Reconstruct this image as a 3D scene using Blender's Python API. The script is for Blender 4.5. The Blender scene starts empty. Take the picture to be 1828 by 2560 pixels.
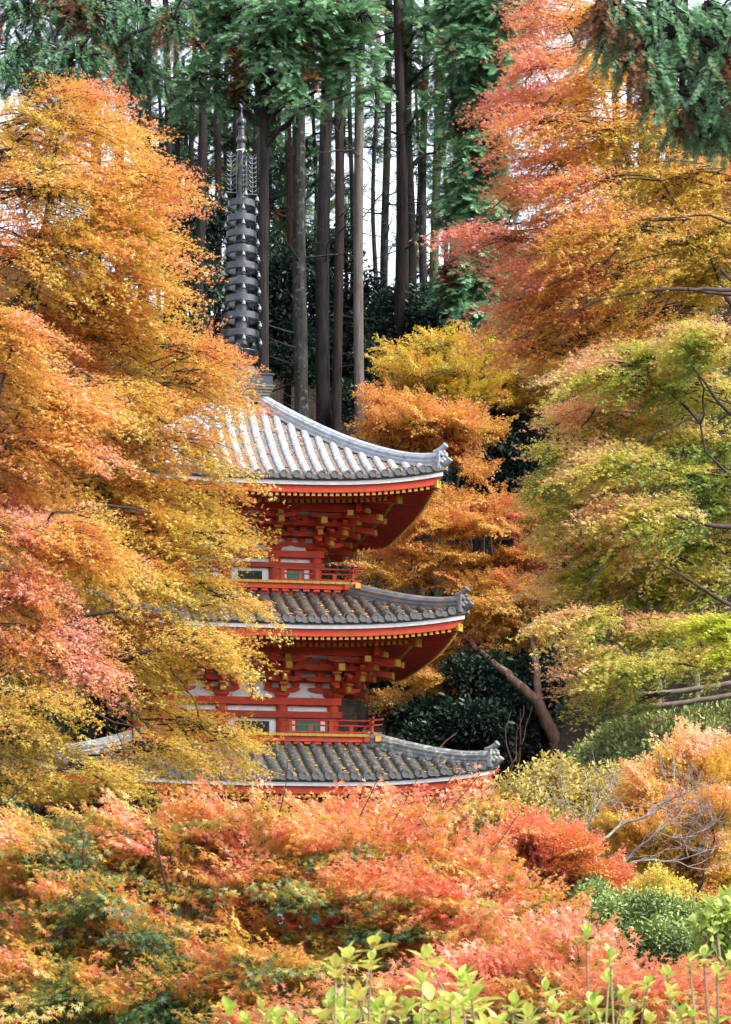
import bpy, math, random
import numpy as np

# ------------------------------------------------------------------ camera, world, sun, exposure
S = bpy.context.scene
COL = S.collection
F, CX, HY, CZ = 7000.0, 914.0, 2600.0, 1.6        # focal length in photo pixels, principal column, horizon row, eye height

cam_d = bpy.data.cameras.new('camera')
cam_d.sensor_fit = 'AUTO'; cam_d.sensor_width = 36.0
cam_d.lens = F / 2560.0 * 36.0
cam_d.shift_y = (HY - 1280.0) / 2560.0
cam_d.clip_start = 0.1; cam_d.clip_end = 3000
cam_d.dof.use_dof = True; cam_d.dof.focus_distance = 52.0; cam_d.dof.aperture_fstop = 22.0
cam = bpy.data.objects.new('camera', cam_d); COL.objects.link(cam)
cam.location = (0, 0, CZ); cam.rotation_euler = (math.radians(90), 0, 0)
S.camera = cam

SUN_EL, SUN_AZ = math.radians(46), math.radians(122)      # azimuth clockwise from +Y (camera looks along +Y)
W = bpy.data.worlds.new('World'); S.world = W; W.use_nodes = True
nt = W.node_tree; nt.nodes.clear()
sky = nt.nodes.new('ShaderNodeTexSky'); sky.sky_type = 'NISHITA'; sky.sun_disc = False
sky.sun_elevation = SUN_EL; sky.sun_rotation = SUN_AZ
sky.air_density = 1.0; sky.dust_density = 3.0; sky.ozone_density = 1.0
bg = nt.nodes.new('ShaderNodeBackground'); bg.inputs['Strength'].default_value = 0.15
wo = nt.nodes.new('ShaderNodeOutputWorld')
hs = nt.nodes.new('ShaderNodeHueSaturation'); hs.inputs['Saturation'].default_value = 0.42; hs.inputs['Value'].default_value = 1.15   # thin white cloud
nt.links.new(sky.outputs[0], hs.inputs['Color']); nt.links.new(hs.outputs[0], bg.inputs[0]); nt.links.new(bg.outputs[0], wo.inputs[0])
sd = bpy.data.lights.new('sun', 'SUN'); sd.energy = 1.35; sd.angle = math.radians(20); sd.color = (1.0, 0.95, 0.88)
sun = bpy.data.objects.new('sun', sd); COL.objects.link(sun)
sun.rotation_euler = (math.pi / 2 - SUN_EL, 0, math.pi - SUN_AZ)
S.view_settings.view_transform = 'Standard'; S.view_settings.look = 'None'
S.view_settings.exposure = 1.68; S.view_settings.gamma = 1.0
S.cycles.max_bounces = 8; S.cycles.diffuse_bounces = 5; S.cycles.transmission_bounces = 6; S.cycles.transparent_max_bounces = 8
S.cycles.use_denoising = True

RNG = np.random.default_rng(7)
random.seed(7)

def at(px, py, Y):
    return np.array([(px - CX) / F * Y, Y, CZ + (HY - py) / F * Y])

# ------------------------------------------------------------------ helpers
def link(o, parent=None):
    COL.objects.link(o)
    if parent is not None: o.parent = parent
    return o

def tag(o, label=None, cat=None, group=None, kind=None):
    if label: o['label'] = label
    if cat: o['category'] = cat
    if group: o['group'] = group
    if kind: o['kind'] = kind
    return o

def empty(name, loc=(0, 0, 0), rz=0.0):
    o = bpy.data.objects.new(name, None); COL.objects.link(o)
    o.location = [float(c) for c in loc]; o.rotation_euler = (0, 0, rz); o.empty_display_size = 0.2
    return o

def mesh_np(name, V, Q, mat, parent=None, C=None, smooth=False):
    """one mesh object from numpy arrays: V (n,3), Q (m,3|4), C (n,3) vertex colours"""
    V = np.ascontiguousarray(V, dtype=np.float32); Q = np.ascontiguousarray(Q, dtype=np.int32)
    me = bpy.data.meshes.new(name)
    k = Q.shape[1]
    me.vertices.add(len(V)); me.vertices.foreach_set('co', V.ravel())
    me.loops.add(Q.size); me.loops.foreach_set('vertex_index', Q.ravel())
    me.polygons.add(len(Q)); me.polygons.foreach_set('loop_start', np.arange(0, Q.size, k, dtype=np.int32))
    if smooth: me.polygons.foreach_set('use_smooth', np.ones(len(Q), dtype=bool))
    if C is not None:
        a = me.color_attributes.new('Col', 'FLOAT_COLOR', 'POINT')
        c4 = np.ones((len(V), 4), dtype=np.float32); c4[:, :3] = C
        a.data.foreach_set('color', c4.ravel())
    me.update(calc_edges=True)
    me.materials.append(mat)
    o = bpy.data.objects.new(name, me)
    return link(o, parent)

class MB:
    def __init__(s): s.v = []; s.f = []; s.m = []; s.sm = []
    def add(s, V, Fc, m=0, smooth=False):
        b = len(s.v); s.v.extend([tuple(map(float, p)) for p in V])
        for q in Fc: s.f.append([i + b for i in q]); s.m.append(m); s.sm.append(smooth)
    def box(s, x0, x1, y0, y1, z0, z1, m=0, T=None):
        V = np.array([(x, y, z) for z in (z0, z1) for y in (y0, y1) for x in (x0, x1)], float)
        if T is not None: V = T(V)
        s.add(V, [(0, 2, 3, 1), (4, 5, 7, 6), (0, 1, 5, 4), (2, 6, 7, 3), (0, 4, 6, 2), (1, 3, 7, 5)], m)
    def hexa(s, V, m=0):
        s.add(V, [(0, 2, 3, 1), (4, 5, 7, 6), (0, 1, 5, 4), (2, 6, 7, 3), (0, 4, 6, 2), (1, 3, 7, 5)], m)
    def prism(s, poly, d0, d1, f, m=0, mcap=None):
        """poly list of (a,b); extruded along c from d0 to d1; f(a,b,c)->xyz"""
        n = len(poly)
        V = [f(a, b, d0) for a, b in poly] + [f(a, b, d1) for a, b in poly]
        s.add(V, [tuple(range(n))], mcap if mcap is not None else m); s.add(V, [tuple(range(2 * n - 1, n - 1, -1))], mcap if mcap is not None else m)
        s.add(V, [(i, (i + 1) % n, n + (i + 1) % n, n + i) for i in range(n)], m)
    def lathe(s, prof, cx, cy, n=20, m=0, hard=False):
        if hard:
            for j in range(len(prof) - 1): s.lathe(prof[j:j + 2], cx, cy, n, m)
            return
        V = []; 
        for r, z in prof:
            for i in range(n):
                a = 2 * math.pi * i / n; V.append((cx + r * math.cos(a), cy + r * math.sin(a), z))
        Q = []
        for j in range(len(prof) - 1):
            for i in range(n):
                Q.append((j * n + i, j * n + (i + 1) % n, (j + 1) * n + (i + 1) % n, (j + 1) * n + i))
        s.add(V, Q, m, True)
    def tube(s, pts, rad, n=6, m=0, cap=True):
        V, Q = tube_arrays(pts, rad, n)
        s.add(V, Q, m, True)
        if cap:
            k = len(pts) - 1
            s.add(V[:n], [tuple(range(n - 1, -1, -1))], m); s.add(V[k * n:], [tuple(range(n))], m)
    def build(s, name, mats, parent=None):
        me = bpy.data.meshes.new(name); me.from_pydata(s.v, [], s.f)
        if not isinstance(mats, (list, tuple)): mats = [mats]
        for mt in mats: me.materials.append(mt)
        me.polygons.foreach_set('material_index', s.m); me.polygons.foreach_set('use_smooth', s.sm); me.update()
        return link(bpy.data.objects.new(name, me), parent)

def tube_arrays(pts, rad, n=5):
    P = np.asarray(pts, float); k = len(P)
    R = np.broadcast_to(np.asarray(rad, float), (k,))
    T = np.gradient(P, axis=0); T /= np.linalg.norm(T, axis=1, keepdims=True) + 1e-9
    ref = np.array([0, 0, 1.0]) if abs(T[0, 2]) < 0.9 else np.array([1.0, 0, 0])
    A = np.cross(T, ref); A /= np.linalg.norm(A, axis=1, keepdims=True) + 1e-9
    B = np.cross(T, A)
    an = np.arange(n) * 2 * np.pi / n
    V = P[:, None, :] + R[:, None, None] * (np.cos(an)[None, :, None] * A[:, None, :] + np.sin(an)[None, :, None] * B[:, None, :])
    i = np.arange(n); j = np.arange(k - 1)[:, None]
    Q = np.stack([j * n + i, j * n + (i + 1) % n, (j + 1) * n + (i + 1) % n, (j + 1) * n + i], -1).reshape(-1, 4)
    return V.reshape(-1, 3), Q

class Tubes:
    def __init__(s): s.V = []; s.Q = []; s.n = 0
    def add(s, pts, rad, n=5):
        V, Q = tube_arrays(pts, rad, n); s.V.append(V); s.Q.append(Q + s.n); s.n += len(V)
    def build(s, name, mat, parent=None):
        return mesh_np(name, np.concatenate(s.V), np.concatenate(s.Q), mat, parent, smooth=True)

def curve(p0, p1, k=7, sag=0.0, wob=0.0, rng=RNG):
    t = np.linspace(0, 1, k)[:, None]
    P = p0 * (1 - t) + p1 * t
    P[:, 2] += sag * (4 * t * (1 - t))[:, 0]
    if wob:
        L = np.linalg.norm(p1 - p0)
        N = rng.normal(0, wob * L, (k, 3)); N[0] = N[-1] = 0; P = P + N
    return P

_NK = np.random.default_rng(3).normal(size=(9, 3)); _NK /= np.linalg.norm(_NK, axis=1, keepdims=True)
_NP = np.random.default_rng(4).uniform(0, 6.28, 9)
def noise(P, wave, seed=0):
    """smooth pseudo noise about -1..1"""
    P = np.asarray(P, float) + seed * 17.3
    f = np.array([1, 1.3, .8, 1.7, .6, 1.1, 2.1, 1.5, 2.6]) * 2 * np.pi / wave
    w = np.array([1, .9, 1, .6, 1, .8, .5, .6, .4])
    return (np.sin((P @ _NK.T) * f + _NP + seed) * w).sum(-1) / 2.6

# ------------------------------------------------------------------ materials
def mat(name):
    m = bpy.data.materials.new(name); m.use_nodes = True
    n = m.node_tree; n.nodes.clear()
    return m, n, n.nodes, n.links

def paint(name, c1, c2, scale=6.0, rough=0.55, bump=0.15, stretch=(1, 1, 1), spec=0.4, detail=8, c3=None, s3=30, t3=0.62):
    m, n, N, L = mat(name)
    out = N.new('ShaderNodeOutputMaterial'); b = N.new('ShaderNodeBsdfPrincipled')
    tc = N.new('ShaderNodeTexCoord'); mp = N.new('ShaderNodeMapping'); mp.inputs['Scale'].default_value = stretch
    nz = N.new('ShaderNodeTexNoise'); nz.inputs['Scale'].default_value = scale; nz.inputs['Detail'].default_value = detail; nz.inputs['Roughness'].default_value = 0.65
    cr = N.new('ShaderNodeValToRGB'); cr.color_ramp.elements[0].position = 0.32; cr.color_ramp.elements[1].position = 0.68
    cr.color_ramp.elements[0].color = (*c1, 1); cr.color_ramp.elements[1].color = (*c2, 1)
    L.new(tc.outputs['Object'], mp.inputs[0]); L.new(mp.outputs[0], nz.inputs['Vector']); L.new(nz.outputs['Fac'], cr.inputs[0])
    colout = cr.outputs[0]
    if c3 is not None:
        n3 = N.new('ShaderNodeTexNoise'); n3.inputs['Scale'].default_value = s3; n3.inputs['Detail'].default_value = 5
        r3 = N.new('ShaderNodeValToRGB'); r3.color_ramp.elements[0].position = t3 - .05; r3.color_ramp.elements[1].position = t3 + .05
        L.new(tc.outputs['Object'], n3.inputs['Vector']); L.new(n3.outputs['Fac'], r3.inputs[0])
        mx = N.new('ShaderNodeMix'); mx.data_type = 'RGBA'; L.new(r3.outputs[0], mx.inputs[0]); L.new(colout, mx.inputs[6]); mx.inputs[7].default_value = (*c3, 1)
        colout = mx.outputs[2]
    L.new(colout, b.inputs['Base Color'])
    b.inputs['Roughness'].default_value = rough; b.inputs['Specular IOR Level'].default_value = spec
    if bump:
        bp = N.new('ShaderNodeBump'); bp.inputs['Strength'].default_value = bump; bp.inputs['Distance'].default_value = 0.02
        L.new(nz.outputs['Fac'], bp.inputs['Height']); L.new(bp.outputs[0], b.inputs['Normal'])
    L.new(b.outputs[0], out.inputs[0])
    return m

def leaf_mat(name, trans=0.35, gloss=0.05, rough=0.45):
    m, n, N, L = mat(name)
    out = N.new('ShaderNodeOutputMaterial'); at_ = N.new('ShaderNodeAttribute'); at_.attribute_name = 'Col'
    d = N.new('ShaderNodeBsdfDiffuse'); t = N.new('ShaderNodeBsdfTranslucent'); g = N.new('ShaderNodeBsdfGlossy'); g.inputs['Roughness'].default_value = rough
    m1 = N.new('ShaderNodeMixShader'); m1.inputs[0].default_value = trans
    m2 = N.new('ShaderNodeMixShader'); m2.inputs[0].default_value = gloss
    L.new(at_.outputs['Color'], d.inputs[0]); L.new(at_.outputs['Color'], t.inputs[0])
    L.new(d.outputs[0], m1.inputs[1]); L.new(t.outputs[0], m1.inputs[2])
    L.new(m1.outputs[0], m2.inputs[1]); L.new(g.outputs[0], m2.inputs[2]); L.new(m2.outputs[0], out.inputs[0])
    return m

M = {}
M['red'] = paint('vermilion_paint', (.38, .038, .014), (.56, .060, .021), 4, .6, .15, (1, 1, 3), .3, c3=(.34, .050, .026), s3=2.6, t3=.60)
M['oldred'] = paint('weathered_vermilion', (.26, .040, .025), (.46, .062, .03), 14, .7, .3, (.6, .6, 5), .25)
M['yellow'] = paint('ochre_paint', (.36, .20, .025), (.52, .31, .045), 9, .6, .1)
M['plaster'] = paint('white_plaster', (.62, .63, .66), (.80, .80, .81), 6, .8, .15, (1, 1, 4), c3=(.40, .38, .35), s3=7, t3=.66)
M['white'] = paint('white_board', (.66, .68, .72), (.80, .81, .83), 5, .6, .05)
M['teal'] = paint('teal_lattice', (.0, .20, .16), (.01, .28, .22), 12, .6, .1)
M['dark'] = paint('dark_doorway', (.006, .008, .011), (.012, .014, .018), 5, .6, .0)
M['tile3'] = paint('sunlit_grey_tile', (.29, .31, .35), (.47, .49, .53), 5, .45, .1, c3=(.30, .31, .33), s3=10, t3=.66)  # top roof: sun and sky sheen painted in as a paler grey
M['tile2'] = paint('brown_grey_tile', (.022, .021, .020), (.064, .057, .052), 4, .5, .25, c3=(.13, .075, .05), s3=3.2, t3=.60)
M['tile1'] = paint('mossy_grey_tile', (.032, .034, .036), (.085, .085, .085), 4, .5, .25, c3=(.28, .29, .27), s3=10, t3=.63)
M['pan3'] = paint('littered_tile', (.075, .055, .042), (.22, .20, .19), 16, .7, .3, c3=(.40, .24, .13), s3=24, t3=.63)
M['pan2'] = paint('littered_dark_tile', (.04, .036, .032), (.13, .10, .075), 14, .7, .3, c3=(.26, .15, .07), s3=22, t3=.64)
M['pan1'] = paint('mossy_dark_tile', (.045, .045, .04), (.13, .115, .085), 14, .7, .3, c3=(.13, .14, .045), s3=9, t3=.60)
M['ridge3'] = paint('sunlit_grey_ridge', (.20, .215, .24), (.37, .39, .42), 6, .45, .15, c3=(.16, .17, .17), s3=9, t3=.66)  # top roof ridges, sunlight put into the colour as on their tiles
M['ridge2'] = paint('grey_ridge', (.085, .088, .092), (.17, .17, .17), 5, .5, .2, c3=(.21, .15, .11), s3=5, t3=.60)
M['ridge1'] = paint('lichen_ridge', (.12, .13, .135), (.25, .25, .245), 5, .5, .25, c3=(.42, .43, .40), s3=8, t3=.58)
M['dead'] = paint('dead_leaf', (.20, .085, .03), (.58, .30, .08), 9, .8, .0)
M['cap'] = paint('tile_end_disc', (.05, .052, .055), (.13, .13, .13), 30, .55, .3)
M['bronze'] = paint('dark_bronze', (.009, .012, .019), (.026, .032, .044), 3, .30, .06, (6, 6, .8), .6, c3=(.10, .11, .05), s3=4.0, t3=.63)
M['bell'] = paint('grey_bell', (.14, .16, .17), (.26, .28, .28), 20, .5, .1)
M['rope'] = paint('straw_rope', (.40, .34, .26), (.62, .57, .50), 30, .9, .4)
M['stone'] = paint('podium_stone', (.20, .19, .17), (.32, .31, .28), 3, .85, .3)
M['bark'] = paint('dark_bark', (.003, .0026, .0022), (.032, .028, .025), 7, .9, .9, (2.2, 2.2, .22), .2)
M['bark_red'] = paint('reddish_cedar_bark', (.003, .0024, .002), (.036, .025, .021), 7, .9, .9, (2.5, 2.5, .2), .2)
M['bark_lichen'] = paint('lichen_bark', (.005, .005, .004), (.042, .042, .037), 6, .9, .9, (2, 2, .3), .2, c3=(.07, .078, .068), s3=9, t3=.61)
M['bark_pale'] = paint('pale_peeling_bark', (.040, .035, .030), (.125, .11, .096), 6, .9, .7, (2.4, 2.4, .22), .2, c3=(.07, .05, .04), s3=2.4, t3=.66)
M['bark_moss'] = paint('mossy_bark', (.035, .045, .02), (.10, .12, .06), 5, .9, .7, (2, 2, .4), .2)
M['bark_maple'] = paint('maple_bark', (.030, .022, .018), (.085, .062, .050), 8, .85, .5, (1, 1, .6), .2)
M['bark_brown'] = paint('brown_maple_trunk', (.075, .042, .030), (.17, .10, .075), 7, .85, .6, (1, 1, .5), .2, c3=(.30, .27, .24), s3=6, t3=.68)
M['twig_grey'] = paint('pale_grey_twig', (.13, .11, .10), (.29, .265, .245), 14, .8, .3)
M['stem'] = paint('brown_stem', (.13, .075, .05), (.26, .17, .11), 20, .8, .3)
M['stem_green'] = paint('green_brown_stem', (.16, .17, .06), (.26, .24, .10), 20, .7, .2)
M['log'] = paint('weathered_log', (.09, .075, .055), (.20, .17, .125), 7, .85, .5, (1, 1, 1), .2)
M['leaf'] = leaf_mat('maple_leaf', .48, .045, .5)
M['leaf_soft'] = leaf_mat('hinoki_leaf', .20, .03, .5)
M['leaf_gloss'] = leaf_mat('evergreen_leaf', .12, .045, .40)
M['leaf_hyd'] = leaf_mat('hydrangea_leaf', .45, .05, .4)
M['litter'] = paint('forest_floor', (.018, .014, .010), (.065, .045, .030), 2.2, .95, .6, c3=(.12, .07, .035), s3=14, t3=.60)

# ------------------------------------------------------------------ ground
def ss(x): x = np.clip(x, 0, 1); return x * x * (3 - 2 * x)
def ground(x, y):
    x = np.asarray(x, float); y = np.asarray(y, float)
    yp = y + 3.0 * np.maximum(0, x - 1.6) * ss((y - 50) / 10) + 2.4 * np.maximum(0, -x - 6.5) * ss((y - 58) / 6)
    back = np.minimum(0.85 * np.maximum(0, yp - 67.5), 21.5 + 0.02 * np.maximum(0, yp - 92))
    back = np.minimum(back, 0.85 * np.maximum(0, y - 44.0))
    R = (4.75 + 0.22 * np.clip(x - 4.5, 0, 30)) * ss((x - 1.2) / 3.3) * ss((y - 26) / 22)
    return np.maximum(back, R) + .0457 * np.clip(y - 1, 0, 110) + 0.10 * np.sin(x * .9 + y * .31) * np.sin(y * .53 - x * .2) * ss((y - 5) / 10)
xs = np.unique(np.concatenate([np.linspace(-500, -24, 14), np.arange(-24, 24.1, .5), np.linspace(24, 500, 14)]))
ys = np.unique(np.concatenate([np.linspace(-200, -4, 8), np.arange(-4, 104, .6), np.linspace(104, 140, 8), np.linspace(160, 900, 12)]))
X, Yg = np.meshgrid(xs, ys); Z = ground(X, Yg)
GV = np.stack([X.ravel(), Yg.ravel(), Z.ravel()], 1); nx = len(xs)
jj, ii = np.meshgrid(np.arange(len(ys) - 1), np.arange(nx - 1), indexing='ij'); b0 = (jj * nx + ii).ravel()
g = mesh_np('ground', GV, np.stack([b0, b0 + 1, b0 + nx + 1, b0 + nx], 1), M['litter'], smooth=True)
tag(g, kind='structure')

# ------------------------------------------------------------------ pagoda
AX, AY = (604 - CX) / F * 62.0, 62.0
PROT = math.radians(9.65); PZ = 2.77            # ground rises towards the pagoda
pag = tag(empty('pagoda', (AX, AY, PZ), PROT), 'three tiered vermilion pagoda with grey tiled roofs and tall bronze spire', 'pagoda')
def RK(k):
    c, s = [(1, 0), (0, 1), (-1, 0), (0, -1)][k]
    return np.array([[c, -s, 0], [s, c, 0], [0, 0, 1.0]])
ROT4 = [RK(k) for k in range(4)]
def face_T(k):
    R = ROT4[k]
    def T(V):                                   # V columns: u, r, z  ->  x, -r, z rotated by k quarter turns
        P = np.array(V, float); P[:, 1] *= -1
        return P @ R.T
    return T
def fbox(mb, k, u0, u1, r0, r1, z0, z1, m=0): mb.box(u0, u1, r0, r1, z0, z1, m, face_T(k))
def diag_T(k):
    a = k * math.pi / 2 - math.pi / 4
    d = np.array([math.cos(a), math.sin(a), 0]); n_ = np.array([-math.sin(a), math.cos(a), 0])
    def T(V):                                   # V columns: lateral, along the diagonal, z
        V = np.array(V, float); return V[:, :1] * n_ + V[:, 1:2] * d + V[:, 2:] * np.array([0, 0, 1.0])
    return T

def hijiki(mb, T, c, L, r, th, z, h, m=0, axis='u'):
    """boat shaped bracket arm: length L centred at c, lying along u (or along r)"""
    k = min(.32 * L, .22)
    poly = [(-L / 2, h), (-L / 2, h * .55), (-L / 2 + k * .25, h * .28), (-L / 2 + k * .6, h * .07), (-L / 2 + k, 0),
            (L / 2 - k, 0), (L / 2 - k * .6, h * .07), (L / 2 - k * .25, h * .28), (L / 2, h * .55), (L / 2, h)]
    n = len(poly)
    V = []
    for d in (-th / 2, th / 2):
        for a, b in poly: V.append((c + a, r + d, z + b) if axis == 'u' else (c + d, r + a, z + b))
    V = T(V)
    mb.add(V, [tuple(range(n - 1, -1, -1)), tuple(range(n, 2 * n))], m); mb.add(V, [(i, (i + 1) % n, n + (i + 1) % n, n + i) for i in range(n)], m)

def masu(mb, T, u, r, z, w, h, m=0, my=None):
    a, b = w / 2, w * .34; zz = z + h * .42
    mb.add(T([(u - b, r - b, z), (u + b, r - b, z), (u + b, r + b, z), (u - b, r + b, z), (u - a, r - a, zz), (u + a, r - a, zz), (u + a, r + a, zz), (u - a, r + a, zz),
              (u - a, r - a, z + h), (u + a, r - a, z + h), (u + a, r + a, z + h), (u - a, r + a, z + h)]),
           [(3, 2, 1, 0), (0, 1, 5, 4), (1, 2, 6, 5), (2, 3, 7, 6), (3, 0, 4, 7), (4, 5, 9, 8), (5, 6, 10, 9), (6, 7, 11, 10), (7, 4, 8, 11), (8, 9, 10, 11)], m)
    if my is not None: mb.box(u - a - .004, u + a + .004, r + a - .03, r + a + .006, z + h * .44, z + h * .70, my, T)

def beam_sloped(mb, T, u, r0, z0, r1, z1, w, h, m=0, my=None):
    V = [(u - w / 2, r0, z0), (u + w / 2, r0, z0), (u - w / 2, r1, z1), (u + w / 2, r1, z1), (u - w / 2, r0, z0 + h), (u + w / 2, r0, z0 + h), (u - w / 2, r1, z1 + h), (u + w / 2, r1, z1 + h)]
    mb.hexa(T(V), m)
    if my is not None:
        e = .05; dz = (z1 - z0) / (r1 - r0) * e; q = .004
        V = [(u - w / 2 - q, r1 - e, z1 - dz - q), (u + w / 2 + q, r1 - e, z1 - dz - q), (u - w / 2 - q, r1 + q, z1 - q), (u + w / 2 + q, r1 + q, z1 - q),
             (u - w / 2 - q, r1 - e, z1 - dz + h + q), (u + w / 2 + q, r1 - e, z1 - dz + h + q), (u - w / 2 - q, r1 + q, z1 + h + q), (u + w / 2 + q, r1 + q, z1 + h + q)]
        mb.hexa(T(V), my)

SLP = .20                                          # slope of the lower rafters
def storey(w, uc, e, z0, zb_low, zb_mid, zbeam, zt, zj, z_eave, balcony, lift, rin, pa, pb, mt, mpan, mridge, bz):
    """w wall half width, uc inner column offset, e eave half width, zb*: beams, zt bracket top, z_eave tile edge height"""
    wall = MB()
    # plaster core with beams
    for k in range(4):
        fbox(wall, k, -w + .001 * k, w - .001 * k, 0, w - .04 - .001 * k, z0, zt + .25, 1)
    ob = wall.build('wall', [M['red'], M['plaster']], pag)
    # columns
    cr = .128
    done = set()
    for k in range(4):
        T = face_T(k)
        for u in (-w, -uc, uc, w):
            p = T([(u, w, 0)])[0]; key = (round(p[0], 3), round(p[1], 3))
            if key in done: continue
            done.add(key)
            c = MB(); c.lathe([(cr, z0), (cr, zbeam[1] - .01)], p[0], p[1], 18); c.build('column', M['red'], ob)
    # tie beams, full width with projecting ends
    for zz, out, mt_, ext in ((zb_low, .155, M['oldred'], .175), (zbeam, .150, M['red'], .16), (zb_mid, .09, M['red'], .0)):
        if zz is None: continue
        b = MB()
        for k in range(4):
            o2 = .0 if k % 2 == 0 else .0022
            fbox(b, k, -w - ext, w + ext, w - .06, w + out - o2, zz[0] + o2, zz[1] - o2)
        b.build('tie_beam', mt_, ob)
    # openings: dark doorway in the middle, teal lattice windows at the sides
    zl = zb_low[0]
    for k in range(4):
        d = MB(); hw = uc - cr - .02
        fbox(d, k, -hw, hw, w - .02, w + .028, z0 + .02, zl)
        f = d.build('door_frame', M['white'], ob)
        dd = MB(); fbox(dd, k, -hw + .13, hw - .13, w - .03, w + .034, z0 + .03, zl - .07); dd.build('door', M['dark'], ob)
        for s in (-1, 1):
            u0, u1 = sorted((s * (uc + cr + .02), s * (w - cr - .02)))
            d = MB(); fbox(d, k, u0, u1, w - .02, w + .022, z0 + .02, zl); fr = d.build('window_surround', M['red'], ob)
            mid = (u0 + u1) / 2; q = (u1 - u0) / 2
            for s2 in (-1, 1):
                d = MB(); fbox(d, k, mid + s2 * q * .80 - .05, mid + s2 * q * .80 + .05, w, w + .032, z0 + .02, zl - .03)
                d.build('window_jamb', M['white'], ob)
            d = MB(); hw2 = q * .55
            fbox(d, k, mid - hw2, mid + hw2, w, w + .026, z0 + .05, zl - .05)
            n_ = 9
            for i in range(n_):
                x = mid - hw2 + (i + .5) * 2 * hw2 / n_; fbox(d, k, x - .018, x + .018, w + .02, w + .045, z0 + .055, zl - .055)
            d.build('window_lattice', M['teal'], ob)
    # brackets: three steps outward
    P = (zt - zbeam[1]) / 4.0; st = .26; aw = .105; zb = zbeam[1]
    for k in range(4):
        T = face_T(k)
        for u in (-uc, uc):
            b = MB()
            masu(b, T, u, w, zb, .30, P * .62)
            for lev in range(1, 4):
                zz = zb + P * (lev - .45)
                for rr in range(0, lev):
                    L = .78 if rr == lev - 1 else .95
                    if rr > 0 or lev < 3: hijiki(b, T, u, L, w + rr * st, aw, zz, P * .52)
                    for du in (-.30, 0, .30): masu(b, T, u + du, w + rr * st, zz + P * .52, .155, P * .50)
                ro = w + lev * st
                beam_sloped(b, T, u, w - .05, zz + P * .02, ro + .04, zz + P * .02, aw, P * .50, 0, 1)
                masu(b, T, u, ro, zz + P * .52, .18, P * .50, 0, 1)
            beam_sloped(b, T, u, w - .05, zb + P * 3.55, w + 3 * st + .34, zb + P * 2.45, .12, P * .62, 0, 1)     # tail rafter
            hijiki(b, T, u, .80, w + 3 * st, aw, zb + P * 3.25, P * .5)
            for du in (-.30, .30): masu(b, T, u + du, w + 3 * st, zb + P * 3.72, .155, P * .40)
            beam_sloped(b, T, u, w + 2 * st, zb + P * 3.42, w + 3 * st + .17, zb + P * 3.42, .115, P * .48, 0, 1)
            b.build('bracket_set', [M['red'], M['yellow']], pag)
        # corner set on the corner right of this face
        b = MB(); D = diag_T(k); q2 = math.sqrt(2)
        D0 = lambda V, D=D: D(V)
        masu(b, D0, 0, w * q2, zb, .32, P * .62)
        for lev in range(1, 4):
            zz = zb + P * (lev - .45)
            beam_sloped(b, D0, 0, w * q2 - .1, zz, (w + lev * st) * q2 + .07, zz, .12, P * .52, 0, 1)
            masu(b, D0, 0, (w + lev * st) * q2, zz + P * .52, .19, P * .5, 0, 1)
            for kk, sg in ((k, 1), ((k + 1) % 4, -1)):
                Tk = face_T(kk)
                hijiki(b, Tk, sg * (w + .02), .95 + .2 * lev, w + (lev - 1) * st, aw, zz, P * .52)
                for du in (-.32, 0., .32): masu(b, Tk, sg * w + du, w + (lev - 1) * st, zz + P * .52, .155, P * .5)
                # outward arm beside the diagonal
                ro = w + lev * st
                beam_sloped(b, Tk, sg * (w + .015), w - .05, zz + .003, ro + .07, zz + .003, aw, P * .50, 0, 1)
                masu(b, Tk, sg * w, ro, zz + P * .52, .17, P * .5, 0, 1)
        for kk, sg in ((k, 1), ((k + 1) % 4, -1)):
            Tk = face_T(kk)
            beam_sloped(b, Tk, sg * (w - .02), w - .05, zb + P * 3.5, w + 3 * st + .56, zb + P * 2.15, .125, P * .62, 0, 1)
            hijiki(b, Tk, sg * (w + .30), 1.1, w + 3 * st, aw, zb + P * 3.25, P * .5)
            beam_sloped(b, Tk, sg * (w + 2 * st), w + .3, zb + P * 3.45, w + 3 * st + .68, zb + P * 3.0, .12, P * .52, 0, 1)
        beam_sloped(b, D0, 0, w * q2, zb + P * 3.55, (w + 3 * st) * q2 + .62, zb + P * 2.75, .15, P * .62, 0, 1)
        beam_sloped(b, D0, 0, w * q2, zb + P * 4.0, (w + 3 * st) * q2 + .30, zb + P * 3.75, .15, P * .5, 0, 1)
        b.build('corner_bracket', [M['red'], M['yellow']], pag)
    # continuous wall ties between the bracket sets and the outer purlin
    b = MB()
    for k in range(4):
        for lev in (2, 3):
            zz = zb + P * (lev - .45); fbox(b, k, -w, w, w - .03, w + .045 - .0015 * k, zz + .004, zz + P * .46)
        zz = zb + P * 2.55; fbox(b, k, -w - st, w + st, w + st - .04, w + st + .04 - .001 * k, zz + P * .05, zz + P * .47)
        zz = zb + P * 3.22; fbox(b, k, -w - 2 * st, w + 2 * st, w + 2 * st - .04, w + 2 * st + .04 - .001 * k, zz + .01, zz + P * .45)
        zp = zt - .02; rp = w + 3 * st; rk_ = rp + (e - rp) * .42
        fbox(b, k, -rp - .25, rp + .25, rp - .06, rp + .06 - .001 * k, zp, zj + .02 + SLP * (rk_ - rp) - .01)
        if True:                                  # strut in the gap of each bay
            for uu in (0, (uc + w) / 2, -(uc + w) / 2):
                fbox(b, k, uu - .035, uu + .035, w - .03, w + .03, zb, zb + P * 1.5) if uu == 0 else None
                fbox(b, k, uu - .03, uu + .03, w + 2 * st - .03, w + 2 * st + .03, zb + P * 3.6, zb + P * 4.3)
    b.build('bracket_tie', M['red'], pag)
    b = MB()                                       # small coved plaster ceiling between the steps
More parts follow.
